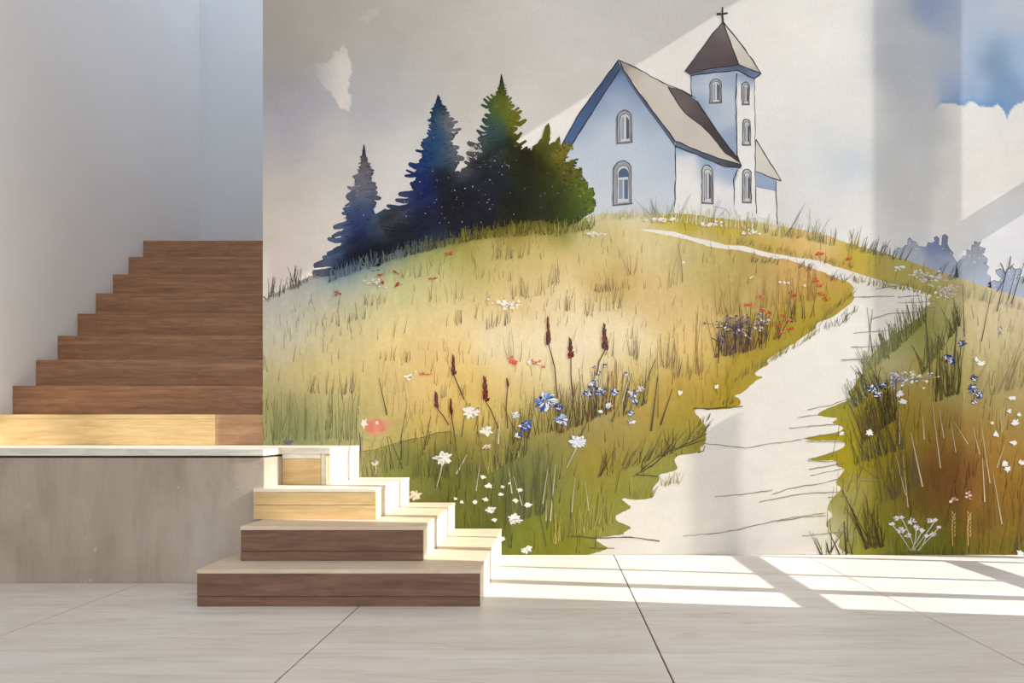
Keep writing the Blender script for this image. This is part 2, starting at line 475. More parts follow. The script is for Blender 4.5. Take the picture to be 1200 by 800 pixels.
# ---- sky
SKY = Field([S(320,-120,162,158,152,60), S(320,20,158,153,146,40), S(318,90,150,147,148), S(345,130,155,156,166), S(318,165,160,159,167), S(318,215,182,174,165,30), S(345,290,192,183,174,36),
    S(400,175,186,183,180,30), S(430,95,166,165,166), S(440,130,164,167,176,22), S(470,90,180,179,178,30), S(470,180,200,198,195,30), S(480,25,172,169,163,40), S(400,20,166,161,154,36), S(560,60,183,180,175,40), S(560,-120,188,187,184,70),
    S(620,40,193,191,187,40), S(625,140,200,197,191,30), S(700,40,190,189,186,40), S(780,45,187,185,182,36), S(840,10,189,188,185,36), S(450,240,200,198,196,30), S(680,100,196,193,188,30), S(400,300,202,196,190,30),
    (780,130,226,225,221,24), (655,170,228,226,222,24), (900,70,232,231,227,30), (960,30,234,233,229,40), (960,110,231,231,228,34), (985,190,198,206,214,18), (950,175,214,217,218,24), (940,240,214,215,214,28), (1000,255,224,224,221,28),
    (900,150,224,224,221,30), (900,220,220,220,218,30), (1000,120,220,220,218,30), (960,-120,228,228,226,70),
    S2(1040,20,176,180,187,18), S2(1090,5,132,148,176,18), S2(1060,60,177,181,187,20), S2(1045,85,168,172,180,16), S2(1070,110,180,182,185,20), S2(1070,160,182,183,184,24), S2(1070,215,186,186,184,24), S2(1070,265,190,189,187,24), S2(1100,70,172,177,185,16),
    (1135,20,180,189,205,18), (1165,75,120,144,172,16), (1180,110,126,152,184,16), (1135,95,160,178,203,18), (1195,15,184,188,196,18), (1150,40,160,178,200,14), (1200,60,150,172,200,16), (1240,40,170,182,200,30), (1130,-100,160,175,200,60),
    (1160,300,224,224,224,30), (1190,260,224,224,224,30), (1140,290,223,223,223,24)], 28.0)
CLOUD = Field([S2(1090,150,184,183,181,14), (1150,145,222,221,216,24), (1190,150,221,218,212,24), (1180,190,220,214,204,24), (1130,200,221,218,211,20), (1130,250,221,216,209,20), (1160,300,224,224,224,30), (1195,270,224,224,224,30), (1240,200,222,218,212,40), S2(1080,200,184,184,182,14)], 28.0)
EDGE = np.array([(1080,142),(1095,128),(1103,121.5),(1115,120.5),(1130,124),(1139,117),(1148,124),(1160,125),(1170,121),(1175,126),(1180,138),(1185,128),(1193,121),(1205,117),(1245,100)], float)
PATCH = [(412,84),(409,62),(403,54),(398,60),(390,62),(383,72),(372,74),(363,83),(374,92),(380,101),(388,107),(392,118),(400,126),(408,131),(411,118),(408,104)]
def in_poly(X, Y, pts):
    ins = np.zeros(len(X), bool); n = len(pts)
    for i in range(n):
        x1, y1 = pts[i]; x2, y2 = pts[(i+1) % n]
        if y1 == y2: continue
        ins ^= ((y1 > Y) != (y2 > Y)) & (X < (x2-x1)*(Y-y1)/(y2-y1)+x1)
    return ins
def sky_col(x, y):
    c = SKY(x, y, 10)
    e = np.interp(x, EDGE[:, 0], EDGE[:, 1]) + (fbm(x, y, 7, 21)-0.5)*4
    cl = CLOUD(x, y, 8)
    t = np.clip((y-e)/1.2, 0, 1) * np.clip((x-1085)/14, 0, 1)
    c = c*(1-t)[:, None] + cl*t[:, None]
    # deeper blue just above the torn cloud edge
    near = np.exp(-np.clip(e-y, 0, 60)/9.0)*(y < e)*np.clip((x-1092)/12, 0, 1)*np.clip((1192-x)/10, 0, 1)*(0.35+0.6*fbm(x, y, 14, 5))
    c = c*(1-near)[:, None] + np.array([98, 140, 192])*near[:, None]
    xw = x+(fbm(x, y, 9, 31)-0.5)*9; yw = y+(fbm(x, y, 9, 33)-0.5)*9
    for poly, col in ((PATCH, S(0,0,212,206,200)[2:5]), ([(420,22),(432,12),(443,10),(440,18),(428,24)], S(0,0,208,203,196)[2:5])):
        t = in_poly(xw, yw, poly).astype(float)*np.clip((x-366)/44, 0.0, 0.75)*np.clip((y-40)/60+0.35, 0.3, 1)
        c = c*(1-t)[:, None]+np.array(col)*t[:, None]
    # thin tide line of the wash at far left
    t = np.exp(-((y-(118+ (x-318)*1.25))/1.5)**2)*(x > 316)*(x < 348)*0.25
    c = c*(1-t*0.12)[:, None]
    g = (fbm(x, y, 60, 41)-0.5)*10 + (fbm(x*0.35, y*2, 9, 43)-0.5)*5
    return c+g[:, None]
def grid_mesh(name, xs, yfun0, yfun1, rows, colfn, lay):
    n = len(xs); t = np.linspace(0, 1, rows)
    X = np.repeat(xs[:, None], rows, 1); Y = yfun0[:, None]*(1-t)+yfun1[:, None]*t
    x = X.ravel(); y = Y.ravel(); C = colfn(x, y)
    verts = np.stack([x, y, np.full(len(x), lay)], 1)
    i, j = np.meshgrid(np.arange(n-1), np.arange(rows-1), indexing='ij')
    q = (i*rows+j).ravel()
    faces = np.stack([q, q+1, q+rows+1, q+rows], 1)
    return make_paint(name, verts.tolist(), C, faces.tolist())
xs = np.concatenate([np.arange(308, 1245, 1.9), [1245.0]])
xs[0] = 650+XM*170
sky = grid_mesh('painted_sky', xs, np.full(len(xs), -260.0), np.full(len(xs), 650.0), 420, sky_col, 1)
sky['label'] = 'pale grey clouded sky with a blue break'

# ---- hill
TOP = np.array([(300,356),(308,352),(318,346),(335,338),(350,330),(362,324),(380,319),(400,311),(430,297),(460,284),(500,271),(550,261),(600,256),(650,258),(665,262),(680,257),(700,251),(740,249),(780,251),(800,250),(850,256),(900,262),(930,267),(960,274),(1000,286),(1040,298),(1065,305),(1100,318),(1150,334),(1200,350),(1245,362)], float)
MPTS = [
(312,350,165,160,155),(330,365,188,188,184),(312,400,188,184,168),(312,450,180,166,122),(312,500,150,147,98),(340,515,142,146,102),(330,500,150,149,100),(400,500,177,173,117),(410,520,172,168,125),(365,505,154,156,110),
(345,340,158,156,152,14),(360,325,135,135,135,12),(385,328,140,158,168,14),(400,318,95,120,150,12),(425,318,155,168,165,14),(420,303,48,62,92,12),(445,300,72,92,118,12),(470,298,120,135,110,12),(475,310,165,172,125,16),(500,288,110,112,60,12),(505,300,165,168,95,14),(470,285,40,48,70,12),
(480,335,195,195,142),(440,345,190,190,148),(400,345,178,182,160),(360,350,180,182,172),(540,272,90,85,35,10),(540,288,152,142,58,14),(600,265,70,66,28,9),(600,280,152,138,62,14),(645,275,165,155,85,12),(660,268,120,122,52,9),(685,268,185,178,118,14),(560,310,190,180,115),(620,305,205,185,118),(500,320,195,190,130),
(340,380,196,188,158),(400,380,214,199,152),(460,380,233,210,150),(520,370,236,212,158),(600,350,226,198,140),(600,400,236,222,186),(680,400,241,230,206),(740,400,238,224,190),(700,340,200,166,100,14),(725,332,192,162,92,14),(640,345,232,210,160),(760,350,216,187,132),(800,360,216,191,132),(850,350,188,166,106),(700,310,206,186,126),(720,280,216,196,142,18),(760,280,223,207,158,18),(800,300,200,186,132),(850,310,184,165,95),(880,330,180,158,98),(930,312,206,168,104),(960,330,206,162,98),(972,347,176,150,62,14),(985,352,162,142,48,12),(700,365,232,212,165),(660,375,238,220,178),
(400,440,213,192,134),(460,460,208,187,126),(520,440,229,197,128),(560,470,226,196,118),(600,450,231,207,150),(660,440,232,216,173),(720,440,226,207,154),(800,400,226,197,134),(820,430,211,181,108),(870,430,176,151,62),(920,400,171,150,60),(960,375,160,145,46),(880,450,164,144,50),(850,465,166,141,42),(800,470,176,147,58),(760,480,186,157,78),(740,455,202,178,110),(480,420,230,203,140),(360,440,197,181,127),
(430,500,187,173,114),(500,495,200,174,100,18),(550,480,215,186,102,18),(450,505,200,182,115,14),
(470,545,124,129,66),(540,540,113,115,57),(545,515,160,147,74,14),(600,530,128,129,66),(600,580,106,110,57),(540,600,104,110,50),(560,640,98,108,45),(620,560,118,124,86),(650,600,134,139,60),(620,640,118,124,45),(660,640,130,131,42),(690,570,150,150,66),(700,540,164,140,56),(720,510,150,136,72),(690,490,170,155,108),(740,500,172,152,88),(765,500,174,154,70),(780,530,140,140,70),(805,510,150,145,60),(730,590,145,146,66),(760,560,150,150,80),(720,620,152,152,78),(660,510,150,140,80),(640,540,125,125,65),(580,500,190,170,100),(630,490,195,175,110),
(780,260,192,177,74,9),(805,263,182,162,44,9),(850,272,188,168,66,10),(900,285,195,170,70,10),(950,290,214,185,116,12),(1000,302,188,168,70,14),(1040,315,174,160,86,14),(1080,330,165,155,86,14),(1100,340,172,162,98,12),(700,257,210,205,165,10),(740,255,215,210,180,10),(905,270,222,212,178,10),(960,280,224,200,142,12),
(1120,345,184,172,122),(1160,360,206,190,154),(1195,370,208,191,156),(1240,380,208,191,156),(1150,400,198,184,138),(1190,430,188,174,124),(1100,370,150,146,86,14),(1080,390,125,125,62,14),(1060,400,152,152,98,16),(1030,420,176,167,114),(1100,420,165,156,86),(1050,440,186,181,152,14),(1120,450,162,149,88),(1160,460,166,151,96),(1080,450,168,143,70,16),(1190,480,172,147,90),(1240,480,172,147,90),(1000,470,152,147,62),(1030,480,146,127,46),(1060,480,152,130,58),(1000,520,170,156,38),(985,535,165,150,32),(1040,520,140,126,36),(1080,510,142,114,47),(1140,510,155,122,58),(1190,520,165,128,62),(1050,560,116,106,42),(1110,550,118,78,40),(1120,580,118,76,40),(1090,580,116,84,42),(1160,580,145,104,42),(1190,570,155,118,44),(1240,570,155,118,44),(1020,580,142,132,38),(1000,580,190,184,140,14),(985,620,205,198,165,14),(1020,620,135,130,46),(1060,620,120,120,41),(1100,630,125,115,41),(1150,620,126,104,40),(1180,620,142,112,40),(1190,645,120,110,36),(1100,648,110,115,31),(1020,645,145,145,60)]
MEADOW = Field(MPTS, 24.0)
RIDGE = np.array([(425,529),(440,527),(458,521),(475,516),(498,512),(512,507),(530,506),(545,512),(560,516)], float)
def hill_col(x, y):
    c = MEADOW(x, y, 7)
    # second rise in the lower left: ridge with a darker wash beneath
    r = np.interp(x, RIDGE[:, 0], RIDGE[:, 1])
    under = (x > 423)*(x < 560)*np.clip((y-r)/1.5, 0, 1)*np.exp(-np.clip(y-r, 0, 99)/14.0)*np.clip((560-x)/50, 0, 1)
    c = c*(1-0.45*under)[:, None]+np.array([112, 118, 55])*(0.45*under)[:, None]
    over = (x > 423)*(x < 545)*(y < r)*np.exp(-np.clip(r-y, 0, 99)/7.0)*np.clip((545-x)/50, 0, 1)
    c = c*(1-0.6*over)[:, None]+np.array([206, 184, 112])*(0.6*over)[:, None]
    d = y-np.interp(x, TOP[:, 0], TOP[:, 1])
    wx = np.clip((x-372)/25, 0, 1)*np.clip((682-x)/22, 0, 1)
    nz = fbm(x, y, 16, 77)
    dk = np.stack([np.interp(x, [380,420,470,520,560,610,650,680], v) for v in ([70,52,44,48,62,74,96,120],[92,68,54,54,58,66,92,118],[122,98,80,62,36,32,42,66])], 1)
    t1 = wx*np.exp(-(np.clip(d, 0, None)/np.interp(x, [380,450,520,600,680], [9,13,15,12,9])/(0.6+0.8*nz))**2)
    t2 = wx*0.55*np.exp(-(np.clip(d, 0, None)/np.interp(x, [380,450,520,600,680], [20,24,26,22,18])/(0.6+0.8*nz))**2)
    mid = np.stack([np.interp(x, [380,440,500,560,620,680], v) for v in ([112,120,128,138,142,150],[138,146,142,128,124,144],[158,156,112,58,54,84])], 1)
    c = c*(1-t2)[:, None]+mid*t2[:, None]
    c = c*(1-t1)[:, None]+dk*t1[:, None]
    # upright brush drag and granulation
    g = (fbm(x*1.6, y*0.28, 7, 51, 3)-0.5)*20*np.clip(0.55+0.45*(fbm(x, y, 70, 57)-0.4)*2, 0.2, 1.2) + (fbm(x, y, 45, 53)-0.5)*14 + (fbm(x, y, 3.2, 61, 2)-0.5)*9
    return (c+g[:, None]*np.array([1.0, 0.97, 0.8]))*(1-0.085*np.clip((y-400)/200, 0, 1))[:, None]  # paint darkened downward to cancel light bounced off the floor
ytop = np.interp(xs, TOP[:, 0], TOP[:, 1]) + (fbm(xs, xs*0, 6, 71)-0.5)*4
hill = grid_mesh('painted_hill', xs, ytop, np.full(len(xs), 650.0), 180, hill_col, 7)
hill['label'] = 'golden and olive painted meadow hill'

# ---- path
UP = [(748,268.5),(765,268.8),(790,271.5),(812,278),(835,282.5),(850,287),(872,288),(890,293.5),(905,297),(930,301),(962,305.5),(975,311),(992,316),(1020,325),(1045,332),(1062,335),(1080,341),(1092,346)]
RT = [(1087,351),(1092,356),(1078,362),(1086,368),(1070,376),(1060,384),(1050,390),(1040,398),(1030,404),(1026,412),(1018,420),(1016,432),(1006,442),(1002,452),(992,461),(999,467),(975,476),(956,485),(962,488),(985,490),(972,495),(990,500),(984,506),(962,509),(941,513.5),(951,516.5),(978,516),(992,518),(988,525),(965,533),(947,538),(958,540.5),(982,538),(978,546),(991,549),(984,558),(978,566),(988,572),(976,582),(968,596),(978,604),(966,612),(972,622),(986,632),(980,640),(996,649.6)]
LF = [(690,649.6),(716,642.5),(703,637),(697,630.5),(712,628),(729,627),(733,622),(742,618),(728,613),(721,608),(722,603),(735,598),(741,594),(729,586),(729,583),(748,586),(768,583),(763,575),(774,560),(770,556),(789,552),(795,548),(790,541),(792,533),(822,530.5),(820,525),(828,518),(826,508),(829,502),(822,492),(816,486),(813,478),(840,481),(868,476),(868,467),(858,464),(872,459),(884,447),(897,441),(882,440),(890,432),(902,427),(897,422),(915,411),(928,404),(942,394),(958,384),(955,379),(975,372),(985,364),(1003,351),(997,343),(1001,333),(980,326),(962,317.5),(940,310),(922,303),(905,303),(890,298.5),(868,293),(842,291),(826,287.5),(806,280.5),(790,277.5),(775,274),(760,271.5)]
def chaikin(p, it=2):
    for _ in range(it):
        q = [p[0]]
        for a, b in zip(p[:-1], p[1:]):
            q += [(a[0]*0.75+b[0]*0.25, a[1]*0.75+b[1]*0.25), (a[0]*0.25+b[0]*0.75, a[1]*0.25+b[1]*0.75)]
        p = q+[p[-1]]
    return p
def rough(p, amp, step, closed=True):
    q = []; n = len(p)
    for i in range(n if closed else n-1):
        a, b = p[i], p[(i+1) % n]; l = math.hypot(b[0]-a[0], b[1]-a[1]); m = max(1, int(l/step))
        for k in range(m):
            t = k/m; q.append((a[0]+(b[0]-a[0])*t+random.uniform(-amp, amp), a[1]+(b[1]-a[1])*t+random.uniform(-amp, amp)))
    if not closed: q.append(p[-1])
    return q
LF = rough(chaikin(LF), 0.55, 3.0, False); RT = rough(chaikin(RT), 0.45, 3.0, False)
PATHF = Field([(760,270,240,236,228),(850,288,236,231,222),(940,304,238,234,226),(1000,325,226,221,213,14),(1030,338,214,208,200,14),(1060,345,228,223,212,14),(1030,365,228,222,210,14),(1040,352,236,231,222,12),(985,380,240,236,226),(1000,400,240,236,227),(930,430,240,236,227),(960,460,238,234,225),(850,500,236,232,224),(900,520,237,232,223),(950,520,238,233,222),(860,560,234,229,221),(800,590,237,232,222),(750,600,238,233,222),(920,560,238,233,222),(940,590,236,230,219),(960,600,222,218,190,12),(975,625,224,218,195,12),(900,640,228,222,214),(800,645,224,220,214,14),(730,646,226,221,213,12),(860,640,220,216,210,16),(700,647,232,225,210,8)], 26)
def path_col(x, y): return PATHF(x, y, 8)*(0.975-0.04*np.clip((y-350)/250, 0, 1))[:, None] + ((fbm(x*0.5, y*2.2, 12, 81)-0.5)*7)[:, None]  # path paint also darkened downward against the floor's bounced light
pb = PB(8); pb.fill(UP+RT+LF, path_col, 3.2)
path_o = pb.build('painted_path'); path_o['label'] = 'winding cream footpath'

DES[:] = [0.24, 0.945]
# ---- church (thing > church > sub-parts)
def X(cx, cy): return (640+cx*0.35, cy*0.35)
def Xs(*a): return [X(*p) for p in a]
WALLF = Field([(726,78,96,128,178,10),(715,95,118,148,194,12),(738,98,118,146,190,10),(700,118,140,166,206,12),(726,120,168,188,216,14),(745,115,140,165,202,10),(765,140,160,182,212,12),(680,150,168,190,220,14),(730,160,196,210,230,16),(770,165,184,202,226,14),(700,185,200,213,232,18),(750,200,200,214,234,18),(785,190,184,202,226,14),(785,230,205,216,232,14),(670,190,202,214,232,14),(670,225,212,222,236,14),(720,240,212,220,232,14),(760,245,214,222,230,14)], 16)
pb = PB(2)
pb.fill(Xs((248,222),(425,470),(432,482),(430,712),(300,725),(150,735),(70,560),(62,530)), lambda x, y: WALLF(x, y, 3), 3)
SIDEF = Field([(800,172,150,176,214,7),(830,186,150,176,214,7),(860,200,150,176,214,8),(800,190,226,230,238,7),(830,204,170,190,220,7),(852,206,168,188,218,7),(800,220,240,239,238,16),(840,230,238,238,240,14),(850,240,228,230,236,12),(815,240,242,240,238,16)], 12)
pb.fill(Xs((432,480),(655,556),(640,575),(630,690),(622,740),(430,712)), lambda x, y: SIDEF(x, y, 1.5), 2.5)
pb.ink(Xs((432,484),(433,600),(430,690)), 1.2)
pb.ink(Xs((640,568),(627,600),(632,640),(630,685)), 1.3)
pb.ink(Xs((560,690),(600,700),(615,720)), 0.7, (150,150,150))
church = pb.build('painted_church'); church['label'] = 'pale blue and white hilltop church'

pb = PB(6.2)
ROOFF = Field([(735,85,196,184,168,12),(760,110,214,204,188,16),(790,140,218,206,190,16),(800,150,206,196,186,10),(830,165,214,204,190,12),(855,185,216,206,192,10),(780,120,216,207,194,12),(770,95,220,212,202,10)], 14)
pb.fill(Xs((244,203),(300,225),(350,256),(410,286),(440,305),(490,345),(540,420),(600,500),(655,552),(560,524),(500,502),(432,472),(380,400),(300,285),(262,232)), lambda x, y: ROOFF(x, y, 3), 3)
pb.fill(Xs((408,290),(455,300),(500,326),(530,372),(575,440),(640,528),(655,548),(600,512),(560,462),(520,420),(465,380),(440,345)), lambda x, y: Field([(790,108,112,98,98),(815,130,98,86,88),(840,160,78,68,72),(800,125,128,116,114,8)], 14)(x, y, 3), 3)
# barge boards and eaves
bl = Field([(722,82,84,108,156),(700,110,62,88,140),(680,140,74,106,164),(655,180,70,106,172)], 18)
pb.fill(Xs((242,200),(250,228),(200,305),(140,400),(95,470),(62,532),(28,535),(60,470),(110,380),(180,285)), lambda x, y: bl(x, y, 2), 3)
pb.fill(Xs((246,203),(262,236),(300,296),(380,402),(432,472),(430,490),(395,440),(330,352),(280,282),(250,232)), lambda x, y: Field([(735,95,96,112,142),(760,125,84,98,128),(785,160,92,108,140)], 14)(x, y, 1), 3)
pb.fill(Xs((432,472),(500,500),(560,524),(655,550),(652,562),(600,556),(540,532),(480,506),(434,492)), lambda x, y: Field([(795,170,104,120,152),(830,185,88,98,124),(865,195,74,78,94)], 12)(x, y, 1), 3)
for seg in (((28,535),(60,470),(110,380),(180,285),(242,200),(300,225),(350,256),(410,286),(455,302),(492,326)), ((62,528),(95,470),(140,400),(200,305),(248,230)), ((246,205),(262,236),(300,296),(380,402),(432,472),(500,500),(560,524),(655,552)),
            ((434,490),(480,508),(540,534),(600,558),(652,562)), ((408,290),(440,345),(465,380),(520,420),(560,462),(600,512),(655,548)), ((500,332),(540,392),(575,440),(612,492),(640,528))):
    pb.ink(Xs(*seg), 1.25, (62,58,62), 0.45)
roof = pb.build('roof', church); roof['label'] = 'beige roof with a dark slate corner'

pb = PB(10.4)
pb.fill(Xs((484,244),(638,240),(640,520),(612,490),(575,440),(530,372),(512,342),(488,326)), lambda x, y: Field([(815,92,160,182,212,8),(855,90,160,180,208,8),(825,105,196,208,226,12),(850,130,190,204,224,12),(835,130,160,182,214,8),(858,165,150,172,208,10),(820,118,130,158,204,7)], 12)(x, y, 2), 2.5)
pb.fill(Xs((638,242),(697,262),(700,500),(704,728),(650,735),(630,700),(632,610),(654,560),(640,520)), lambda x, y: Field([(870,88,128,156,200,6),(880,93,138,164,204,6),(870,110,240,240,240,12),(880,150,241,240,238,20),(870,190,243,242,240,20),(870,240,240,240,240,20),(878,230,236,236,238,14)], 12)(x, y, 1), 2.5)
pb.ink(Xs((484,250),(487,322),(500,328)), 1.2); pb.ink(Xs((638,245),(634,340),(638,430),(640,520),(654,556)), 1.3); pb.ink(Xs((697,262),(699,400),(701,500)), 0.9, (120,118,118))
pb.ink(Xs((700,470),(700,600),(704,715)), 1.0, (90,88,90))
tower = pb.build('tower', church); tower['label'] = 'square bell tower, blue and white faces'

pb = PB(14.6)
pb.fill(Xs((592,74),(612,128),(632,180),(645,216),(600,224),(540,232),(480,247),(464,238),(520,165),(560,112)), lambda x, y: Field([(845,35,120,116,116,8),(830,55,104,92,94,10),(850,62,112,94,94,10),(815,78,94,84,92,8),(860,72,84,76,84,8),(842,75,100,78,82,8)], 10)(x, y, 2), 2.5)
pb.fill(Xs((592,76),(650,145),(690,200),(720,244),(690,236),(645,216),(632,180),(612,128)), lambda x, y: Field([(855,45,224,220,212),(875,70,214,208,196),(888,83,190,184,174,5)], 9)(x, y, 1), 2.5)
pb.fill(Xs((466,238),(480,247),(540,232),(645,216),(720,244),(718,252),(697,266),(640,238),(560,244),(484,254)), lambda x, y: Field([(808,86,88,106,142),(840,82,96,116,156),(866,78,84,100,140),(885,89,108,130,172)], 9)(x, y, 1), 2.5)
for seg in (((592,74),(560,112),(520,165),(464,238),(480,247),(540,232),(600,224),(645,216),(690,236),(720,246)), ((592,74),(612,128),(632,180),(645,216)), ((594,76),(650,145),(690,200),(720,246),(697,264)), ((484,254),(560,243),(640,236),(697,264))):
    pb.ink(Xs(*seg), 1.2, (64,58,62), 0.4)
spire = pb.build('tower_roof', church); spire['label'] = 'dark brown pyramid roof of the tower'
pb = PB(15)
pb.ink(Xs((590,24),(590,50),(592,76)), 2.4, (70,68,68), 0.15); pb.ink(Xs((571,48),(590,47),(608,44)), 2.6, (70,68,68), 0.15)
pb.build('cross', church)
# annex behind the tower
pb = PB(6.2)
pb.fill(Xs((702,466),(740,530),(787,604),(760,596),(703,574)), lambda x, y: Field([(890,180,226,222,212),(905,200,216,210,198)], 12)(x, y, 1), 2.5)
pb.fill(Xs((703,574),(760,597),(772,604),(772,640),(704,626)), const(150,174,212), 3)
pb.fill(Xs((704,626),(772,640),(775,740),(705,724)), const(240,238,236), 4)
pb.ink(Xs((702,466),(740,530),(787,604)), 1.1); pb.ink(Xs((703,574),(760,597),(787,606)), 1.1); pb.ink(Xs((770,608),(771,680),(775,752)), 1.0, (96,94,96)); pb.ink(Xs((704,626),(772,640)), .6, (130,140,160))
pb.build('annex', church)

def arch(cx, cy, w, h, skew=0.0, n=9):
    """arched outline around a centre, in church crop units; skew lifts the right side"""
    p = [(cx-w/2, cy+h/2), (cx-w/2, cy-h/2+w/2)]
    for k in range(1, n):
        a = math.pi*(1-k/n)
        p.append((cx+math.cos(a)*w/2, cy-h/2+w/2-math.sin(a)*w/2*1.05))
    p += [(cx+w/2, cy-h/2+w/2), (cx+w/2, cy+h/2)]
    return [(x, y+(x-cx)*skew) for x, y in p]
def church_window(cx, cy, w, h, skew, style):
    pb = PB(14.6)
    out = arch(cx, cy, w, h, skew); inn = arch(cx+w*0.04, cy+h*0.02, w*0.66, h*0.84, skew); pane = arch(cx+w*0.06, cy+h*0.03, w*0.44, h*0.72, skew)
    pb.fill(Xs(*out), const(164,168,178) if style != 'w' else const(196,198,200), 0)
    pb.fill(Xs(*inn), const(214,216,220), 0)
    pc = {'a': (150,166,196), 'b': (104,122,160), 'w': (150,156,168)}[style]
    if style == 'b':
        up = [(x, min(y, cy-h*0.16)) for x, y in pane]
        pb.fill(Xs(*pane), const(214,218,224), 0)
        pb.fill(Xs((cx-w*0.2, cy-h*0.08), (cx+w*0.02, cy-h*0.08), (cx+w*0.02, cy+h*0.36), (cx-w*0.2, cy+h*0.36)), const(140,160,186), 0)
        pb.fill(Xs((cx+w*0.1, cy-h*0.08), (cx+w*0.32, cy-h*0.08), (cx+w*0.32, cy+h*0.36), (cx+w*0.1, cy+h*0.36)), const(98,116,150), 0)
        pb.fill(Xs(*[p for p in arch(cx+w*0.06, cy-h*0.235, w*0.56, h*0.2, skew)]), const(84,104,152), 0)
    else:
        pb.fill(Xs((cx-w*0.2, cy-h*0.26), (cx-w*0.02, cy-h*0.34), (cx-w*0.02, cy+h*0.38), (cx-w*0.2, cy+h*0.38)), const(*pc), 0)
        pb.fill(Xs((cx+w*0.12, cy-h*0.34), (cx+w*0.32, cy-h*0.22), (cx+w*0.32, cy+h*0.36), (cx+w*0.12, cy+h*0.38)), const(92,100,112), 0)
    pb.ink(Xs(*out), 1.15, (84,82,86), 0.4)
    pb.ink(Xs(*inn), 0.8, (96,94,98), 0.3)
    pb.ink(Xs((cx-w*0.55, cy+h*0.5-skew*w/2), (cx+w*0.58, cy+h*0.48+skew*w/2)), 1.7, (112,110,112), 0.3)
    pb.build('window', church)
church_window(262, 425, 50, 108, -0.08, 'a'); church_window(255, 613, 60, 146, -0.08, 'b'); church_window(540, 618, 36, 128, 0.12, 'w'); church_window(567, 305, 38, 80, -0.05, 'a')
church_window(668, 313, 24, 74, 0.1, 'w'); church_window(671, 443, 26, 86, 0.1, 'w'); church_window(672, 623, 28, 112, 0.1, 'w')

DES[:] = [0.12, 1.0]
# ---- trees
TREEF = Field([(427,178,88,88,88,7),(425,200,112,112,118,9),(420,212,128,128,146,9),(440,215,105,105,118,9),(427,230,120,126,148,9),(405,228,120,124,140,9),(425,246,60,85,130,10),(402,246,84,100,138,9),(440,250,78,92,122,9),(420,265,46,60,122,9),(400,266,96,112,146,9),(442,268,70,84,112,9),(422,285,34,42,72,9),(396,290,84,108,146,9),(440,290,28,30,36,10),(383,302,104,120,148,9),(370,312,92,98,114,8),(402,308,28,42,72,10),(430,310,24,27,34,12),(415,300,24,26,34,10),
(513,118,44,70,100,8),(505,150,52,90,132,9),(528,145,118,124,130,8),(512,170,46,86,132,9),(498,185,40,70,130,9),(537,172,128,131,134,9),(522,185,70,96,118,9),(488,210,40,56,116,9),(520,208,40,48,66,9),(543,198,98,102,104,8),(478,226,66,82,134,8),(500,228,34,44,104,10),(528,230,30,31,38,12),(500,258,30,34,56,12),(550,260,28,29,36,16),(470,240,68,80,110,8),(462,252,64,66,70,7),(452,262,52,52,54,7),(470,275,32,36,46,12),
(588,95,62,72,36,7),(588,110,92,102,36,8),(590,125,122,132,36,9),(580,130,92,112,60,8),(568,130,66,96,84,8),(602,128,124,130,40,8),(612,142,128,128,34,9),(615,158,92,90,22,8),(575,152,64,94,96,10),(556,143,58,70,70,8),(560,165,84,94,96,9),(545,172,96,96,94,8),(582,175,52,66,62,9),(603,178,44,46,24,9),(575,200,36,40,46,12),(622,190,36,36,22,10),(640,158,98,98,28,8),(640,175,76,76,26,8),(655,185,124,118,38,8),(665,200,98,92,28,9),(640,200,54,56,25,10),(620,220,40,46,28,12),(650,220,58,66,30,12),(682,222,92,106,38,10),(692,235,98,116,44,9),(670,245,70,84,36,10),(640,245,44,50,28,14),(600,240,32,36,32,14),(570,240,34,36,50,14),(560,215,33,36,55,12),(600,265,46,45,24,12),(640,260,54,56,26,10),(665,258,58,72,30,9),(540,268,36,40,52,12),(515,282,50,62,86,9)], 12)
def tree_col(x, y): return TREEF(x, y, 4) + ((fbm(x, y, 4, 91, 3)-0.5)*16)[:, None]
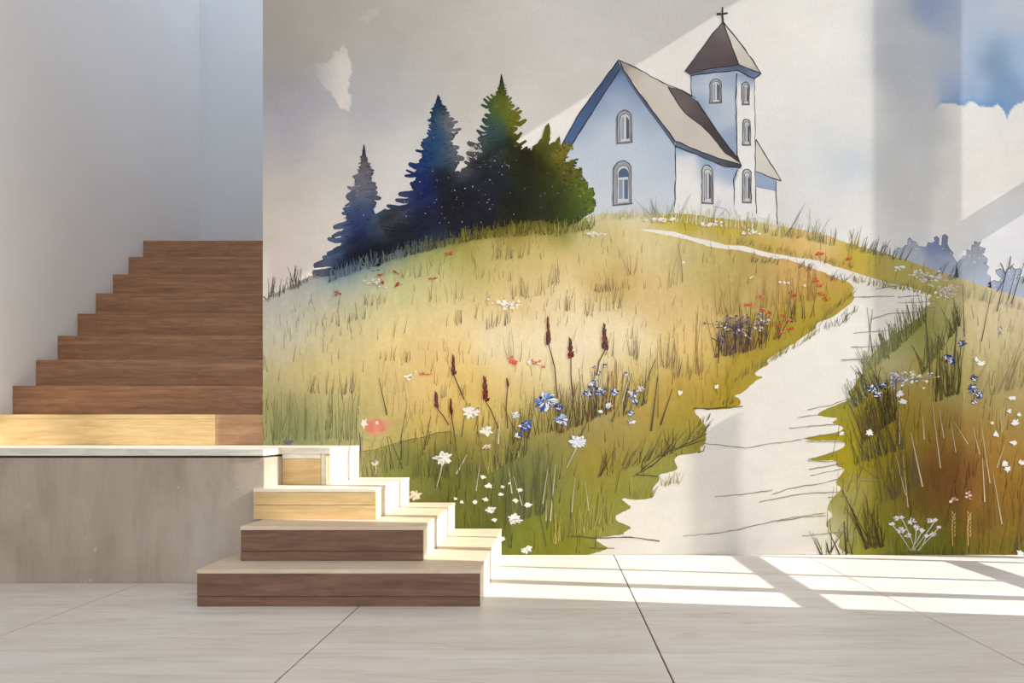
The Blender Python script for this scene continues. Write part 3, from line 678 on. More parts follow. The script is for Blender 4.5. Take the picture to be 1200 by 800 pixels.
def tree(name, left, right, bottom, label, lay, step=5.0, lift=0.0, core=0.66, outline=True):
    """left/right: (y, x) reach of the boughs down either side of a fir"""
    pb = PB(lay)
    ly = [p[0] for p in left]; lx = [p[1] for p in left]; ry = [p[0] for p in right]; rx = [p[1] for p in right]
    y0 = ly[0]; yl = ly[-1]; yr = ry[-1]
    mid0 = (lx[0]+rx[0])/2; mid1 = sum(p[0] for p in bottom)/len(bottom)
    def axis(y): return mid0 + (mid1-mid0)*max(0.0, (y-y0-60)/(max(yl, yr)-y0))*0.6
    L = []; R = []
    for y in np.arange(y0+4, yl, 4.0):
        a = axis(y); L.append((a-(a-np.interp(y, ly, lx))*core*random.uniform(0.9, 1.08)-0.6, y))
    for y in np.arange(y0+4, yr, 4.0):
        a = axis(y); R.append((a+(np.interp(y, ry, rx)-a)*core*random.uniform(0.9, 1.08)+0.6, y))
    pb.fill([(mid0-0.5, y0-1), (mid0+0.5, y0-1)] + R + bottom + L[::-1], tree_col, 3.0)
    for yy, xx, ymax, sd in ((ly, lx, yl, -1), (ry, rx, yr, 1)):
        y = y0+3.0
        while y < ymax:
            t = min(1.0, (y-y0)/70.0)
            st = step*(0.45+0.55*t)*random.uniform(0.6, 1.5); a = axis(y); xo = np.interp(y, yy, xx)
            reach = abs(xo-a)*random.choice([0.74, 0.84, 0.94, 1.0, 1.06, 1.12]); root = abs(xo-a)*core*0.75
            th = st*random.uniform(0.55, 0.95); dy = -lift*reach*0.25*random.uniform(0.3, 1.6)+random.uniform(-1.8, 2.0)*t; dr = random.uniform(1, 3.0)*t
            r0 = a+sd*root; m = a+sd*(root+(reach-root)*0.55); tp = a+sd*reach
            pts = [(r0, y-th*0.7), (m, y+dr-th*0.62), (tp-sd*1.6, y+dy+dr*0.4-th*0.34), (tp, y+dy+dr*0.3), (tp-sd*1.2, y+dy+dr*0.5+th*0.36), (m, y+dr+th*0.62), (r0, y+th*0.8)]
            z = pb.z(); n0 = len(pb.v)
            cs = tree_col(np.array([p[0] for p in pts]), np.array([p[1] for p in pts]))*random.uniform(0.92, 1.1)
            for p, c in zip(pts, cs): pb.v.append((p[0], p[1], z)); pb.c.append(tuple(c))
            pb.f.append(tuple(range(n0, n0+7)))
            if outline:
                dkc = tuple(cs[3]*0.42)
                pb.stroke(pts[1:4], 0.55, 0.8, dkc); pb.stroke(pts[3:6], 0.8, 0.5, dkc)
                if random.random() < 0.5: pb.stroke([(r0, y+0.5), (m, y+dr+0.2)], 0.5, 0.4, tuple(cs[1]*0.6))
            y += st
    # short leaf marks inside
    n = int((max(yl, yr)-y0)*0.9)
    for k in range(n):
        y = random.uniform(y0+12, max(yl, yr)-4); a = axis(y); sd = random.choice((-1, 1)); u = random.uniform(0.1, core)
        x = a+sd*abs((np.interp(y, ly, lx) if sd < 0 else np.interp(y, ry, rx))-a)*u
        c = tree_col(np.array([x]), np.array([y]))[0]
        pb.stroke([(x, y), (x+sd*random.uniform(2, 5), y+random.uniform(-1, 1.8))], 0.9, 0.5, tuple(c*random.choice([0.6, 0.7, 1.25])))
    o = pb.build(name); o['label'] = label
    return o
tree('painted_fir', [(170,426),(185,423),(200,420),(206,414),(222,408),(232,404),(246,401),(262,394),(280,388),(300,380),(312,368),(322,364)],
     [(170,427),(185,430),(200,438),(212,440),(226,441),(232,446),(245,442),(252,448),(262,444),(290,452),(305,456)], [(456,300),(430,306),(405,313),(385,320),(366,325)], 'small blue-grey fir with a bare tip', 8.0, 7.0, -0.15)
tree('painted_fir', [(112,513),(122,509),(140,500),(150,503),(165,494),(175,490),(190,482),(205,476),(218,474),(228,468),(240,458),(250,468),(262,455),(275,450)],
     [(112,514),(122,520),(135,530),(150,538),(165,536),(180,542),(200,545),(280,560)], [(558,268),(520,275),(490,281),(460,288),(446,284)], 'tall ink-blue fir with a grey edge', 12.0, 5.5, 0.1)
pb = PB(10.0)
mass = [(440,250),(455,244),(470,246),(500,215),(540,200),(560,178),(600,170),(640,180),(664,196),(672,210),(684,218),(692,226),(697,236),(694,246),(682,256),(668,265),(655,263),(640,258),(620,256),(600,262),(580,268),(560,272),(540,276),(520,284),(490,292),(460,298),(430,312),(405,318),(410,300)]
mass = [(x, y-(7 if i > 26 else 3 if i > 20 else 0)) for i, (x, y) in enumerate(mass)]
pb.fill(rough(mass, 2.2, 4.0), tree_col, 3.2)
pb.build('painted_thicket')['label'] = 'near-black undergrowth between the firs'
tree('painted_fir', [(88,587),(100,585),(108,582),(116,572),(126,564),(130,574),(140,562),(146,558),(150,564),(158,556),(168,552),(175,545),(185,548),(200,545),(230,540)],
     [(88,588),(100,592),(112,594),(118,602),(128,604),(134,614),(146,616),(152,606),(160,622),(172,612),(185,622),(225,640)], [(640,250),(600,262),(560,268),(540,262)], 'tallest fir, bright olive green at the top', 16.0, 6.0, 0.42, 0.58)
# shrub right of the firs
pb = PB(20.0)
sh = [(604,262),(606,230),(612,205),(618,192),(622,178),(624,172),(631,168),(636,158),(640,147),(643,144),(645,158),(644,170),(650,166),(655,160),(657,170),(654,178),(662,172),(666,166),(669,172),(664,182),(660,190),(670,190),(675,186),(672,196),(676,200),(681,196),(682,206),(679,212),(686,210),(689,216),(688,222),(694,220),(697,228),(693,233),(698,240),(692,247),(686,250),(680,257),(672,262),(664,267),(655,264),(645,259),(634,258)]
pb.fill(rough(sh, 0.9, 3.0), tree_col, 3.0)
for k in range(420):
    t = random.random(); i = random.randrange(15, 38); a, b = sh[i], sh[i+1]
    x = a[0]+(b[0]-a[0])*t; y = a[1]+(b[1]-a[1])*t; d = abs(random.gauss(0, 1))*9
    x -= d*0.9; y += d*0.5
    if y > 262: continue
    x += random.uniform(-2, 3); r = random.uniform(0.9, 2.6)
    c = tree_col(np.array([x]), np.array([y]))[0]*random.uniform(0.75, 1.25)
    pb.tri_poly([(x+r*math.cos(q)*random.uniform(0.6, 1.2), y+r*0.7*math.sin(q)*random.uniform(0.6, 1.2)) for q in np.linspace(0, 6.28, 7)[:-1]], tuple(c))
for a, b in zip(sh[3:38:2], sh[4:39:2]): pb.ink([a, b], 0.9, (52, 54, 22), 0.4)
pb.build('painted_shrub')['label'] = 'rounded olive green shrub against the church'
# paper-coloured flecks left bare inside the dark wash
pb = PB(23.8)
def fleck(x, y, r, c):
    a = random.uniform(0, 3.14); pts = []
    for q in range(5):
        an = q*6.283/5; rr = r*random.uniform(0.5, 1.2)
        px, py = math.cos(an)*rr*1.7, math.sin(an)*rr*0.7
        pts.append((x+px*math.cos(a)-py*math.sin(a), y+px*math.sin(a)+py*math.cos(a)))
    pb.tri_poly(pts, c)
for k in range(100):
    cx, cy, sx, sy = random.choice([(505,215,16,35),(500,240,20,14),(520,240,30,20),(560,220,25,20),(575,195,14,16),(418,275,16,20),(430,285,14,12),(545,210,18,18),(600,215,30,25),(660,215,12,20),(560,250,40,12)])
    x, y = random.gauss(cx, sx), random.gauss(cy, sy)
    if y > 268 or x < 392: continue
    fleck(x, y, random.uniform(0.3, 0.85), random.choice([(206,200,188),(180,176,170),(150,150,168),(214,206,180)]))
for k in range(26): fleck(random.gauss(553, 6), random.gauss(178, 5), random.uniform(0.8, 1.6), (205,200,192))
fo = pb.build('painted_flecks'); fo['kind'] = 'stuff'

# ---- far shrubs on the right
def R6(cx, cy): return (970+cx*0.2126, 260+cy*0.2125)
FAR = Field([(1050,295,168,172,182,10),(1065,285,150,158,178,8),(1075,300,172,178,186,8),(1095,290,118,132,172,8),(1110,285,118,126,146,7),(1100,305,150,160,184,8),(1115,310,158,166,184,8),(1135,300,152,158,170,8),(1145,290,140,146,156,8),(1150,310,160,168,184,8),(1155,325,170,180,198,8),(1170,330,150,162,188,8),(1185,315,160,168,184,8),(1195,330,170,180,200,9),(1240,330,170,180,200,14)], 10)
def far_col(x, y): return FAR(x, y, 4)+((fbm(x, y, 4, 95)-0.5)*10)[:, None]
for pts in ([(340,215),(372,190),(370,165),(388,140),(408,150),(425,132),(440,128),(442,95),(452,86),(466,104),(490,112),(505,135),(540,138),(552,112),(572,118),(590,108),(584,88),(600,78),(614,92),(612,126),(626,128),(632,76),(648,68),(662,82),(658,120),(672,150),(694,172),(688,190),(706,215),(720,300),(720,340),(560,330),(400,260)],
            [(690,320),(705,270),(712,225),(735,205),(745,185),(762,188),(765,150),(788,160),(795,128),(812,132),(806,108),(826,112),(846,108),(832,132),(872,146),(862,172),(846,170),(884,204),(878,226),(860,224),(890,250),(876,282),(896,300),(900,350),(920,440),(760,440),(690,380)],
            [(880,460),(886,335),(915,322),(945,332),(958,310),(930,285),(926,264),(958,258),(980,272),(1005,270),(1012,240),(1030,262),(1062,256),(1066,282),(1040,310),(1082,300),(1120,290),(1180,310),(1292,300),(1292,520),(1150,470),(1000,430)]):
    pb = PB(2.5)
    pb.fill([R6(*p) for p in pts], far_col, 2.5)
    for a, b in zip(pts[:-4], pts[1:-3]):
        if random.random() < 0.75: pb.ink([R6(*a), R6(*b)], 0.7, (104,106,118), 0.3)
    for k in range(16):
        cx = random.uniform(min(p[0] for p in pts), max(p[0] for p in pts)); top = min(p[1] for p in pts)
        x, y = R6(cx, top+random.uniform(40, 120))
        if in_poly(np.array([x]), np.array([y]), [R6(*p) for p in pts])[0]: fleck_c = (214,214,216); pb.tri_poly([(x-1, y), (x, y-0.8), (x+1, y), (x, y+0.7)], fleck_c)
    pb.build('painted_far_shrub')

DES[:] = [0.0, 1.0]
# ---- grass: washes of blades that nobody could count
pb = PB(9.0)
def hc(x, y): return hill_col(np.array([float(x)]), np.array([float(y)]))[0]
NB = 3000
bx = NR.uniform(308, 1245, NB); by = NR.uniform(255, 650, NB)
ht = np.interp(bx, TOP[:, 0], TOP[:, 1])
onp = in_poly(bx, by, UP+RT+LF)
base = hill_col(bx, by)
dens = fbm(bx, by, 30, 101)
for x, y, h0, p, c, d in zip(bx, by, ht, onp, base, dens):
    if p or y < h0+7 or d < 0.42: continue
    if 560 < x < 770 and 385 < y < 425 and random.random() < 0.8: continue
    ln = (6+ (y-250)*0.035)*random.uniform(0.7, 1.6)
    f = random.choice([0.74, 0.82, 0.86, 0.9, 0.92, 1.06])
    if y > 500: f = random.choice([0.6, 0.72, 0.8, 1.14, 1.2])
    if x > 985 and y > 450: f = random.choice([0.62, 0.75, 0.85, 1.15])
    cc = c*f*np.array([1, 0.98, 0.92]); sl = random.gauss(0.03 if x < 980 else 0.08, 0.14)
    pb.blade(x, y, ln*sl, -ln, random.uniform(0.7, 1.3), tuple(cc), tuple(cc*0.97), random.gauss(0, 0.02))
gr = pb.build('painted_grass'); gr['kind'] = 'stuff'

pb = PB(24.5)
INK = [(96,92,90), (112,106,98), (84,80,80), (120,110,92), (100,92,70)]
def tuft(x0, x1, y0, y1, n, l0, l1, w=1.0, cols=INK, slant=0.0, sp=0.15, f=None):
    """a run of single ink strokes standing between two ends"""
    for k in range(n):
        t = random.random(); x = x0+(x1-x0)*t; y = y0+(y1-y0)*t+random.uniform(-2, 2); ln = random.uniform(l0, l1)
        c = random.choice(cols); sl = random.gauss(slant, sp)
        pb.blade(x, y, ln*sl, -ln, w*random.uniform(0.6, 1.15), c, c, random.gauss(0, 0.035))
OL = [(150,140,70), (130,124,62), (165,152,84), (112,108,70), (176,160,80)]
DK = [(70,64,52), (84,74,50), (92,84,48), (60,56,52)]
GR2 = [(120,126,80), (134,138,92), (104,112,70), (146,148,104)]
# dark grass stems at the far left crest
tuft(314, 322, 352, 346, 8, 10, 28, 1.1, [(92,86,78),(110,100,86)]); tuft(326, 334, 348, 344, 6, 10, 24, 1.0, [(92,86,78)]); tuft(340, 352, 340, 336, 9, 10, 26, 1.3, [(88,80,62),(100,92,80)])
tuft(308, 380, 352, 322, 26, 4, 9, 1.6, [(120,118,112),(104,102,98)], 0, 0.4)
# base of the firs: brush strokes fading out into the meadow
for (a, b, ya, yb, n, cs) in ((385,440,330,309,80,[(84,98,114),(66,80,100),(116,128,132),(96,110,120)]), (430,500,314,292,90,[(66,76,92),(94,104,106),(50,56,68),(112,122,108)]), (480,560,298,279,100,[(74,80,74),(98,100,60),(60,62,48)]),
                             (540,620,282,272,120,[(110,104,44),(84,80,36),(132,122,56)]), (600,665,276,272,80,[(104,98,42),(80,78,34),(140,128,62)]), (650,700,276,266,46,[(120,124,60),(150,148,84),(96,104,48)])):
    tuft(a, b, ya, yb, n, 7, 17, 1.3, cs, 0.0, 0.25)
tuft(690, 780, 258, 254, 60, 5, 12, 0.9, [(196,194,160),(176,172,130),(160,158,120),(214,212,196)], 0, 0.3)
# grass at the church foot and along the crest
tuft(770, 905, 258, 270, 90, 8, 22, 1.0, [(190,182,120),(172,164,96),(208,204,170),(226,224,210)], 0.05, 0.22)
tuft(780, 800, 254, 256, 7, 12, 30, 0.9, [(140,140,110)], 0.1, 0.3); tuft(825, 850, 262, 264, 6, 16, 34, 0.9, [(140,132,96)], 0.2, 0.25); tuft(762, 772, 252, 252, 9, 10, 24, 1.0, [(138,146,140)], 0, 0.5)
tuft(870, 960, 270, 282, 50, 6, 20, 1.2, OL+[(196,176,84)], 0.05, 0.2); tuft(918, 930, 276, 279, 3, 22, 40, 1.0, [(110,106,100)], 0.6, 0.2); tuft(945, 958, 278, 282, 6, 22, 38, 1.0, [(160,152,116)], 0.15, 0.15)
tuft(960, 978, 284, 288, 9, 8, 20, 1.6, [(112,108,100),(130,122,90)], 0.05, 0.15); tuft(996, 1006, 290, 292, 7, 14, 26, 1.8, [(176,148,60),(150,138,84)], 0.05, 0.15)
tuft(1008, 1062, 294, 306, 32, 8, 18, 1.3, [(118,116,104),(140,134,104),(96,96,90)], 0.35, 0.15); tuft(1095, 1120, 322, 328, 10, 8, 20, 1.1, [(104,108,120)], 0.5, 0.15)
tuft(1000, 1100, 330, 346, 90, 4, 9, 1.1, OL, 0.1, 0.3); tuft(860, 1000, 284, 315, 80, 4, 8, 1.0, OL, 0.1, 0.3); tuft(1120, 1245, 345, 372, 60, 6, 16, 1.0, [(180,168,124),(150,146,120),(140,142,140)], 0.3, 0.2)
for x, y, dx, dy, w in ((1203,332,18,-55,1.6),(1190,356,34,-110,1.5),(1186,352,16,-62,1.2)): pb.blade(x-5, y, dx*0.6, dy*0.6, w, (96,92,84))
pb.ink([(1168,342),(1176,328),(1182,312),(1184,300)], 1.4, (92,90,88)); pb.ink([(1178,322),(1174,312),(1172,308)], 1.2, (92,90,88)); pb.ink([(1181,316),(1188,309)], 1.2, (92,90,88))
# meadow strokes seen as separate ticks
for a in ((560,620,308,300,16,10,24),(470,520,325,322,10,8,20),(500,540,352,352,5,14,26),(420,470,360,352,10,8,16),(395,430,382,372,14,8,20),(600,640,350,345,12,12,26),(570,600,385,378,14,8,20),(655,700,362,372,14,12,26),(690,740,342,338,26,5,14),
          (690,735,366,362,8,14,26),(520,560,385,372,8,10,20),(440,480,420,425,10,8,20),(395,420,462,458,14,12,28),(360,400,460,462,14,10,24),(500,545,470,462,10,10,22),(440,475,400,390,4,14,26),(590,620,420,428,5,20,40),(770,790,430,430,14,18,44),(735,760,415,430,10,24,46),(790,830,442,436,18,14,30),
          (700,720,410,420,4,18,34),(830,860,400,420,8,20,50),(640,660,336,330,6,16,30),(780,800,340,330,4,30,50),(735,745,325,318,4,20,36)):
    tuft(*a[:5], a[5], a[6], 0.95, [(150,132,84),(128,116,86),(170,148,84),(112,106,100)], 0.02, 0.12)
# foreground flower bed stems
tuft(600, 660, 520, 500, 60, 24, 60, 1.0, DK+OL, 0.05, 0.15); tuft(650, 720, 510, 480, 70, 24, 62, 1.1, DK+[(120,70,50),(100,84,46)], 0.02, 0.1); tuft(715, 760, 495, 470, 36, 24, 60, 1.0, DK+OL, 0.1, 0.15)
tuft(560, 620, 560, 530, 46, 20, 50, 0.9, DK+OL, 0.03, 0.15); tuft(590, 640, 615, 600, 40, 40, 90, 1.0, [(84,90,66),(70,76,60),(96,100,56)], -0.03, 0.08)
tuft(700, 790, 560, 530, 60, 14, 34, 0.9, OL+DK, 0.35, 0.2); tuft(640, 720, 640, 610, 60, 14, 40, 0.9, OL+[(96,92,40)], 0.05, 0.12); tuft(470, 600, 640, 640, 70, 14, 36, 0.9, [(84,92,44),(100,106,54),(70,78,40)], 0.05, 0.14)
tuft(425, 480, 560, 545, 22, 14, 46, 0.9, [(96,100,70),(120,122,84),(80,84,60)], 0.0, 0.12); tuft(480, 560, 560, 560, 36, 16, 44, 0.9, [(96,100,60),(80,82,52)], 0.02, 0.14); tuft(320, 420, 515, 515, 60, 20, 60, 1.0, GR2, 0.0, 0.07)
for x, y, dx, dy, w in ((455,493,-11,-50,1.8),(424,548,-4,-70,1.5),(461,549,-8,-40,1.6),(472,549,-16,-38,1.6),(497,527,8,-40,1.6),(469,520,6,-36,1.2),(526,560,-4,-54,1.1),(541,512,6,-44,1.2),(676,520,14,-30,1.6),(774,498,14,-42,2.0),(763,505,8,-66,2.2),(771,490,0,-60,1.0),
                        (648,590,-6,-70,1.3),(640,640,-16,-80,1.1),(628,600,-4,-70,1.1)): pb.blade(x, y, dx, dy, w, (84,76,66))
for x, y, dx, dy, w in ((535,555,12,-22,2.2),(584,520,2,-34,2.0),(645,610,6,-66,1.6),(600,578,-4,-30,1.8),(636,590,6,-40,1.2),(612,592,-10,-34,1.3),(558,575,4,-28,1.2),(640,610,0,-30,1.1),(670,600,4,-40,1.1),(690,598,-4,-34,1.0),(730,470,8,-32,2.4)): pb.blade(x, y, dx, dy, w*0.85, (196,191,174))
# ridge line of the second rise
pb.ink([tuple(p) for p in RIDGE[:7]], 1.0, (112,104,66), 0.5)
# path edges, left: long swept ink lines
for seg in (((742,558),(765,545),(785,528),(826,515)), ((750,552),(770,535),(800,522),(828,508)), ((745,556),(772,558)), ((762,548),(775,535),(790,524)), ((700,630),(738,629),(773,634)), ((665,628),(700,630)), ((813,478),(830,479),(870,476)), ((818,530),(824,528),(826,522)), ((690,642),(720,642))):
    pb.ink(seg, 1.2, (84,78,52), 0.5)
tuft(775, 795, 570, 566, 14, 8, 16, 1.0, OL, 0.1, 0.3); tuft(740, 770, 585, 580, 20, 5, 12, 1.0, OL, 0.3, 0.3); tuft(815, 832, 500, 490, 10, 4, 9, 1.0, OL+DK, 0.3, 0.2); tuft(832, 860, 475, 474, 10, 5, 10, 1.0, DK+OL, 0.05, 0.1)
tuft(790, 826, 530, 505, 36, 8, 20, 1.0, OL+DK, 0.8, 0.3); tuft(860, 960, 448, 390, 70, 5, 12, 1.1, OL, 0.3, 0.25); tuft(950, 1000, 388, 345, 44, 5, 12, 1.0, OL, 0.4, 0.3)
for a in ((880,912,306,310,16),(935,955,314,318,14),(968,990,326,330,18),(985,1005,372,366,9),(980,992,378,376,8),(965,985,386,382,9)): tuft(*a, 4, 10, 1.0, [(96,92,84),(120,112,92)], 0.3, 0.35)
# path edges, right
for seg in (((946,480),(975,474),(998,466)), ((934,489),(960,486)), ((925,502),(950,499),(984,497)), ((941,514),(960,510),(990,508)), ((944,517),(992,518)), ((947,538),(965,535),(985,529)), ((947,540),(965,541),(983,540)), ((947,550),(990,543)), ((950,557),(988,549)), ((905,579),(930,571),(965,566),(985,560)),
            ((890,588),(940,578),(985,576)), ((970,583),(990,580)), ((837,582),(862,580),(905,574)), ((800,628),(835,625),(862,621)), ((862,621),(905,611),(930,606),(967,601)), ((910,611),(940,606),(968,604)), ((940,628),(992,622)), ((820,519),(850,522),(875,525),(895,521),(940,515)), ((990,563),(1030,562)),
            ((1000,348),(1048,347)), ((1052,348),(1078,346)), ((1052,355),(1098,353)), ((1000,390),(1040,387)), ((1073,362),(1096,360)), ((1026,339),(1055,334)), ((1020,374),(1040,368),(1080,365)), ((998,407),(1044,405)), ((986,422),(1030,420)), ((1060,385),(1050,362)), ((1018,412),(1022,362))):
    pb.ink(seg, 0.95, (140,132,112), 0.5)
tuft(1012, 1060, 440, 400, 90, 14, 34, 1.3, GR2+[(112,116,78)], -0.15, 0.18); tuft(1050, 1085, 410, 375, 60, 14, 40, 1.3, [(110,112,62),(90,92,54),(128,128,76)], -0.1, 0.15); tuft(1080, 1125, 440, 380, 80, 12, 34, 1.2, [(96,98,52),(120,118,64),(80,80,50)], -0.05, 0.25)
tuft(1000, 1030, 480, 450, 60, 14, 34, 1.2, GR2+DK, -0.3, 0.2); tuft(1010, 1050, 520, 490, 80, 24, 56, 1.4, [(74,62,34),(96,78,36),(60,54,34),(104,92,48)], -0.12, 0.15); tuft(1096, 1124, 470, 460, 40, 24, 60, 1.5, [(92,80,34),(72,66,40),(104,96,50)], 0.0, 0.08)
tuft(1000, 1060, 545, 525, 50, 24, 60, 1.1, DK+[(104,98,46)], -0.25, 0.15); tuft(1030, 1080, 590, 570, 30, 30, 70, 1.1, [(88,76,40),(110,96,46),(96,84,70)], -0.1, 0.1); tuft(1014, 1036, 642, 640, 34, 20, 70, 1.5, [(72,60,32),(92,80,40),(60,52,34)], -0.2, 0.18)
tuft(1040, 1245, 650, 650, 90, 8, 26, 1.0, [(96,98,34),(84,86,30),(120,116,48),(132,124,60)], 0.0, 0.15); tuft(960, 1000, 649, 648, 22, 6, 40, 1.2, DK+[(120,116,70)], -0.05, 0.3); tuft(1120, 1200, 640, 600, 24, 24, 60, 0.9, [(120,88,40),(104,76,40)], -0.08, 0.1)
tuft(1130, 1245, 470, 440, 44, 24, 66, 1.0, [(140,128,92),(120,110,84),(160,146,106)], 0.22, 0.15)
for x, y, dx, dy, w in ((1118,426,4,-62,2.2),(1090,440,-6,-74,2.2),(1042,420,-12,-30,1.4),(1022,412,-6,-52,1.4),(1130,395,-2,-62,1.4),(1168,365,12,-50,1.3),(1150,400,12,-60,1.2),(1190,640,12,-70,1.4),(1186,648,16,-22,1.4),(993,635,0,-45,1.6),(984,650,-14,-30,2.2),(1006,560,14,-40,1.0),(1030,562,-30,-22,1.0)): pb.blade(x, y, dx, dy, w, (88,80,66))
for x, y, dx, dy, w in ((1081,570,-14,-64,2.2),(1102,548,-10,-78,1.6),(1083,515,-2,-28,1.8),(1106,513,-6,-36,1.2),(1120,530,-6,-36,1.2),(1134,520,-16,-26,1.2),(1148,532,-8,-32,1.2),(1160,566,-10,-66,1.4),(1154,588,-3,-52,1.8),(1174,614,-10,-58,1.6),(1168,548,10,-30,1.2),(1064,594,-6,-60,1.3),(1061,580,-12,-50,1.1),(1174,506,-2,-26,1.2),(1054,520,0,-40,1.1)): pb.blade(x, y, dx, dy, w*0.85, (194,182,156))
# tall stems beside the red flowers left of the path
tuft(838, 890, 420, 408, 56, 26, 56, 1.2, [(84,66,56),(104,78,60),(72,60,60),(120,92,64)], 0.08, 0.18); tuft(890, 916, 402, 396, 14, 20, 46, 1.2, [(104,78,56),(88,70,56)], 0.2, 0.15); tuft(920, 955, 378, 370, 12, 20, 46, 1.2, [(96,72,52)], 0.08, 0.12)
tuft(840, 960, 370, 350, 44, 20, 44, 1.0, [(160,120,70),(176,140,84),(150,118,60)], 0.03, 0.12); tuft(815, 822, 440, 440, 4, 50, 90, 1.0, [(140,110,66)], 0, 0.05)
ink_o = pb.build('painted_ink_strokes'); ink_o['kind'] = 'stuff'

# ---- flowers: each one a mesh of its own
FL = 27.0
def flz(): return 27.0+random.uniform(0, 3)
def jit(c, a=10): return tuple(min(255, max(0, v+random.uniform(-a, a))) for v in c)
def daisy(x, y, r, col=(238,234,226), n=12, stem=None, squash=0.75, name='painted_white_flower', ragged=0.45, ink=True):
    pb = PB(flz())
    if stem: pb.stroke([(x, y+r*0.2), ((x+stem[0])/2+1, (y+stem[1])/2), stem], 1.4, 1.0, (198,194,180), (170,168,150))
    if ink and r > 5:
        for k in range(n//2):
            a = random.uniform(0, 6.283); pb.stroke([(x, y), (x+math.cos(a)*r*1.02, y+math.sin(a)*r*squash*1.02)], 0.9, 0.6, (120,112,108))
    for k in range(n):
        a = k*6.283/n+random.uniform(-0.25, 0.25); l = r*random.uniform(1-ragged, 1.05); w = r*random.uniform(0.16, 0.3)
        ca, sa = math.cos(a), math.sin(a)
        def q(u, v): return (x+(ca*u-sa*v), y+(sa*u+ca*v)*squash)
        pb.tri_poly([q(0, -w*0.5), q(l*0.6, -w), q(l, -w*0.2), q(l*0.85, w*0.5), q(l*0.5, w)], jit(col, 8))
    pb.tri_poly([(x+r*0.42*math.cos(t)*random.uniform(0.7, 1.1), y+r*0.38*squash*math.sin(t)) for t in np.linspace(0, 6.283, 9)[:-1]], jit(col, 6))
    if ink and r > 5:
        for k in range(n//2+2):
            a = random.uniform(0, 6.283); b0 = random.uniform(0.1, 0.5)*r; b1 = random.uniform(0.6, 1.0)*r
            pb.ink([(x+math.cos(a)*b0, y+math.sin(a)*b0*squash), (x+math.cos(a+0.2)*b1, y+math.sin(a+0.2)*b1*squash)], 0.55, (150,142,140), 0.4)
    return pb.build(name)
def bits(cx, cy, sx, sy, n, r0, r1, cols, name, stems=0, sc=(110,100,80)):
    pb = PB(flz())
    for k in range(stems):
        x = cx+random.uniform(-sx, sx)*0.7; y = cy+random.uniform(-sy, sy)*0.3
        pb.stroke([(x, y), (cx+(x-cx)*0.6, cy+sy+random.uniform(6, 20))], 1.0, 0.8, sc)
    for k in range(n):
        x = cx+random.gauss(0, 0.5)*sx; y = cy+random.gauss(0, 0.5)*sy; r = random.uniform(r0, r1); a0 = random.uniform(0, 3)
        pb.stroke([(x, y), ((x+cx)/2, (y+cy)/2+0.6), (cx, cy+sy*0.3)], 0.45, 0.3, random.choice(cols), sc)
        pts = []
        for q in range(6):
            a = q*6.283/6+a0; rr = r*random.uniform(0.4, 1.2); pts.append((x+math.cos(a)*rr*1.2, y+math.sin(a)*rr*0.8))
        pb.tri_poly(pts, jit(random.choice(cols), 8))
    return pb.build(name)
def spike(x, y0, y1, stem, cols, wd=4.0):
    wd *= 0.92
    pb = PB(flz())
    pts = [(x+(stem[0][0]-x)*0, y0+2)] + [(x+1, y1)] + stem
    pb.stroke(pts, 1.0, 1.6, (104,74,60), (110,84,62))
    n = int((y1-y0)/1.5)
    for k in range(n):
        t = k/n; y = y0+(y1-y0)*t; sd = 1 if k % 2 else -1; w = wd*(0.35+0.65*t)*random.uniform(0.6, 1.1)
        px = x+1*t
        pb.tri_poly([(px-sd*1.2, y+2.2), (px+sd*w*0.4, y-1.8), (px+sd*w, y-2.2-random.random()*1.5), (px+sd*w*0.8, y+1.4)], jit(random.choice(cols), 10))
    return pb.build('painted_flower_spike')
def c6(cx, cy): return (400+cx*0.375, 350+cy*0.375)
def c7(cx, cy): return (940+cx*0.3875, 350+cy*0.3875)
BRN = [(96,60,58), (74,52,52), (120,64,60), (84,58,66)]
RED = [(128,40,38), (104,36,38), (84,34,40), (140,56,48)]
spike(642, 372, 404, [(650,430),(653,466)], BRN+[(180,60,50)]); spike(708, 380, 410, [(702,424),(699,440)], BRN+[(176,52,44)], 5); spike(668, 397, 420, [(669,440),(671,464)], RED, 5); spike(531, 417, 440, [(538,454),(544,468)], BRN+[(96,40,50)], 4)
spike(568, 442, 470, [(576,482),(584,502)], RED, 5.5); spike(511, 460, 478, [(520,488),(526,498)], BRN, 4); spike(528, 468, 486, [(532,505),(535,528)], [(110,44,50),(86,40,48)], 3.5); spike(594, 444, 453, [(593,476),(595,502)], RED, 2.5)
OR = [(222,110,82), (212,92,66), (232,136,104)]
bits(600, 424, 7, 5, 9, 1.5, 3.2, OR+[(240,232,220)], 'painted_orange_flower'); bits(625, 425, 9, 5, 10, 1.6, 3.4, OR+[(244,238,230)], 'painted_orange_flower'); bits(497, 438, 9, 3, 10, 0.9, 2.0, [(226,140,104),(220,120,90)], 'painted_orange_flower'); bits(482, 440, 12, 5, 7, 1.2, 2.6, [(246,242,232)], 'painted_white_flower')
pk = PB(FL)
def pink_col(x, y):
    c = hill_col(x, y); d = np.sqrt(((x-440)/15.5)**2+((y-499)/10.5)**2)+(fbm(x, y, 6, 63)-0.5)*0.7
    t = np.clip((1.05-d)/0.35, 0, 1)*np.clip(1.15-0.55*fbm(x, y, 5, 67), 0.4, 1)
    t2 = np.clip(1-np.sqrt(((x-461)/9)**2+((y-495)/3.5)**2), 0, 1)*0.6
    t = np.maximum(t, t2)
    return c*(1-t)[:, None]+(np.array([216,128,114])+((fbm(x, y, 7, 69)-0.5)*40)[:, None]*np.array([0.4,1,1]))*t[:, None]
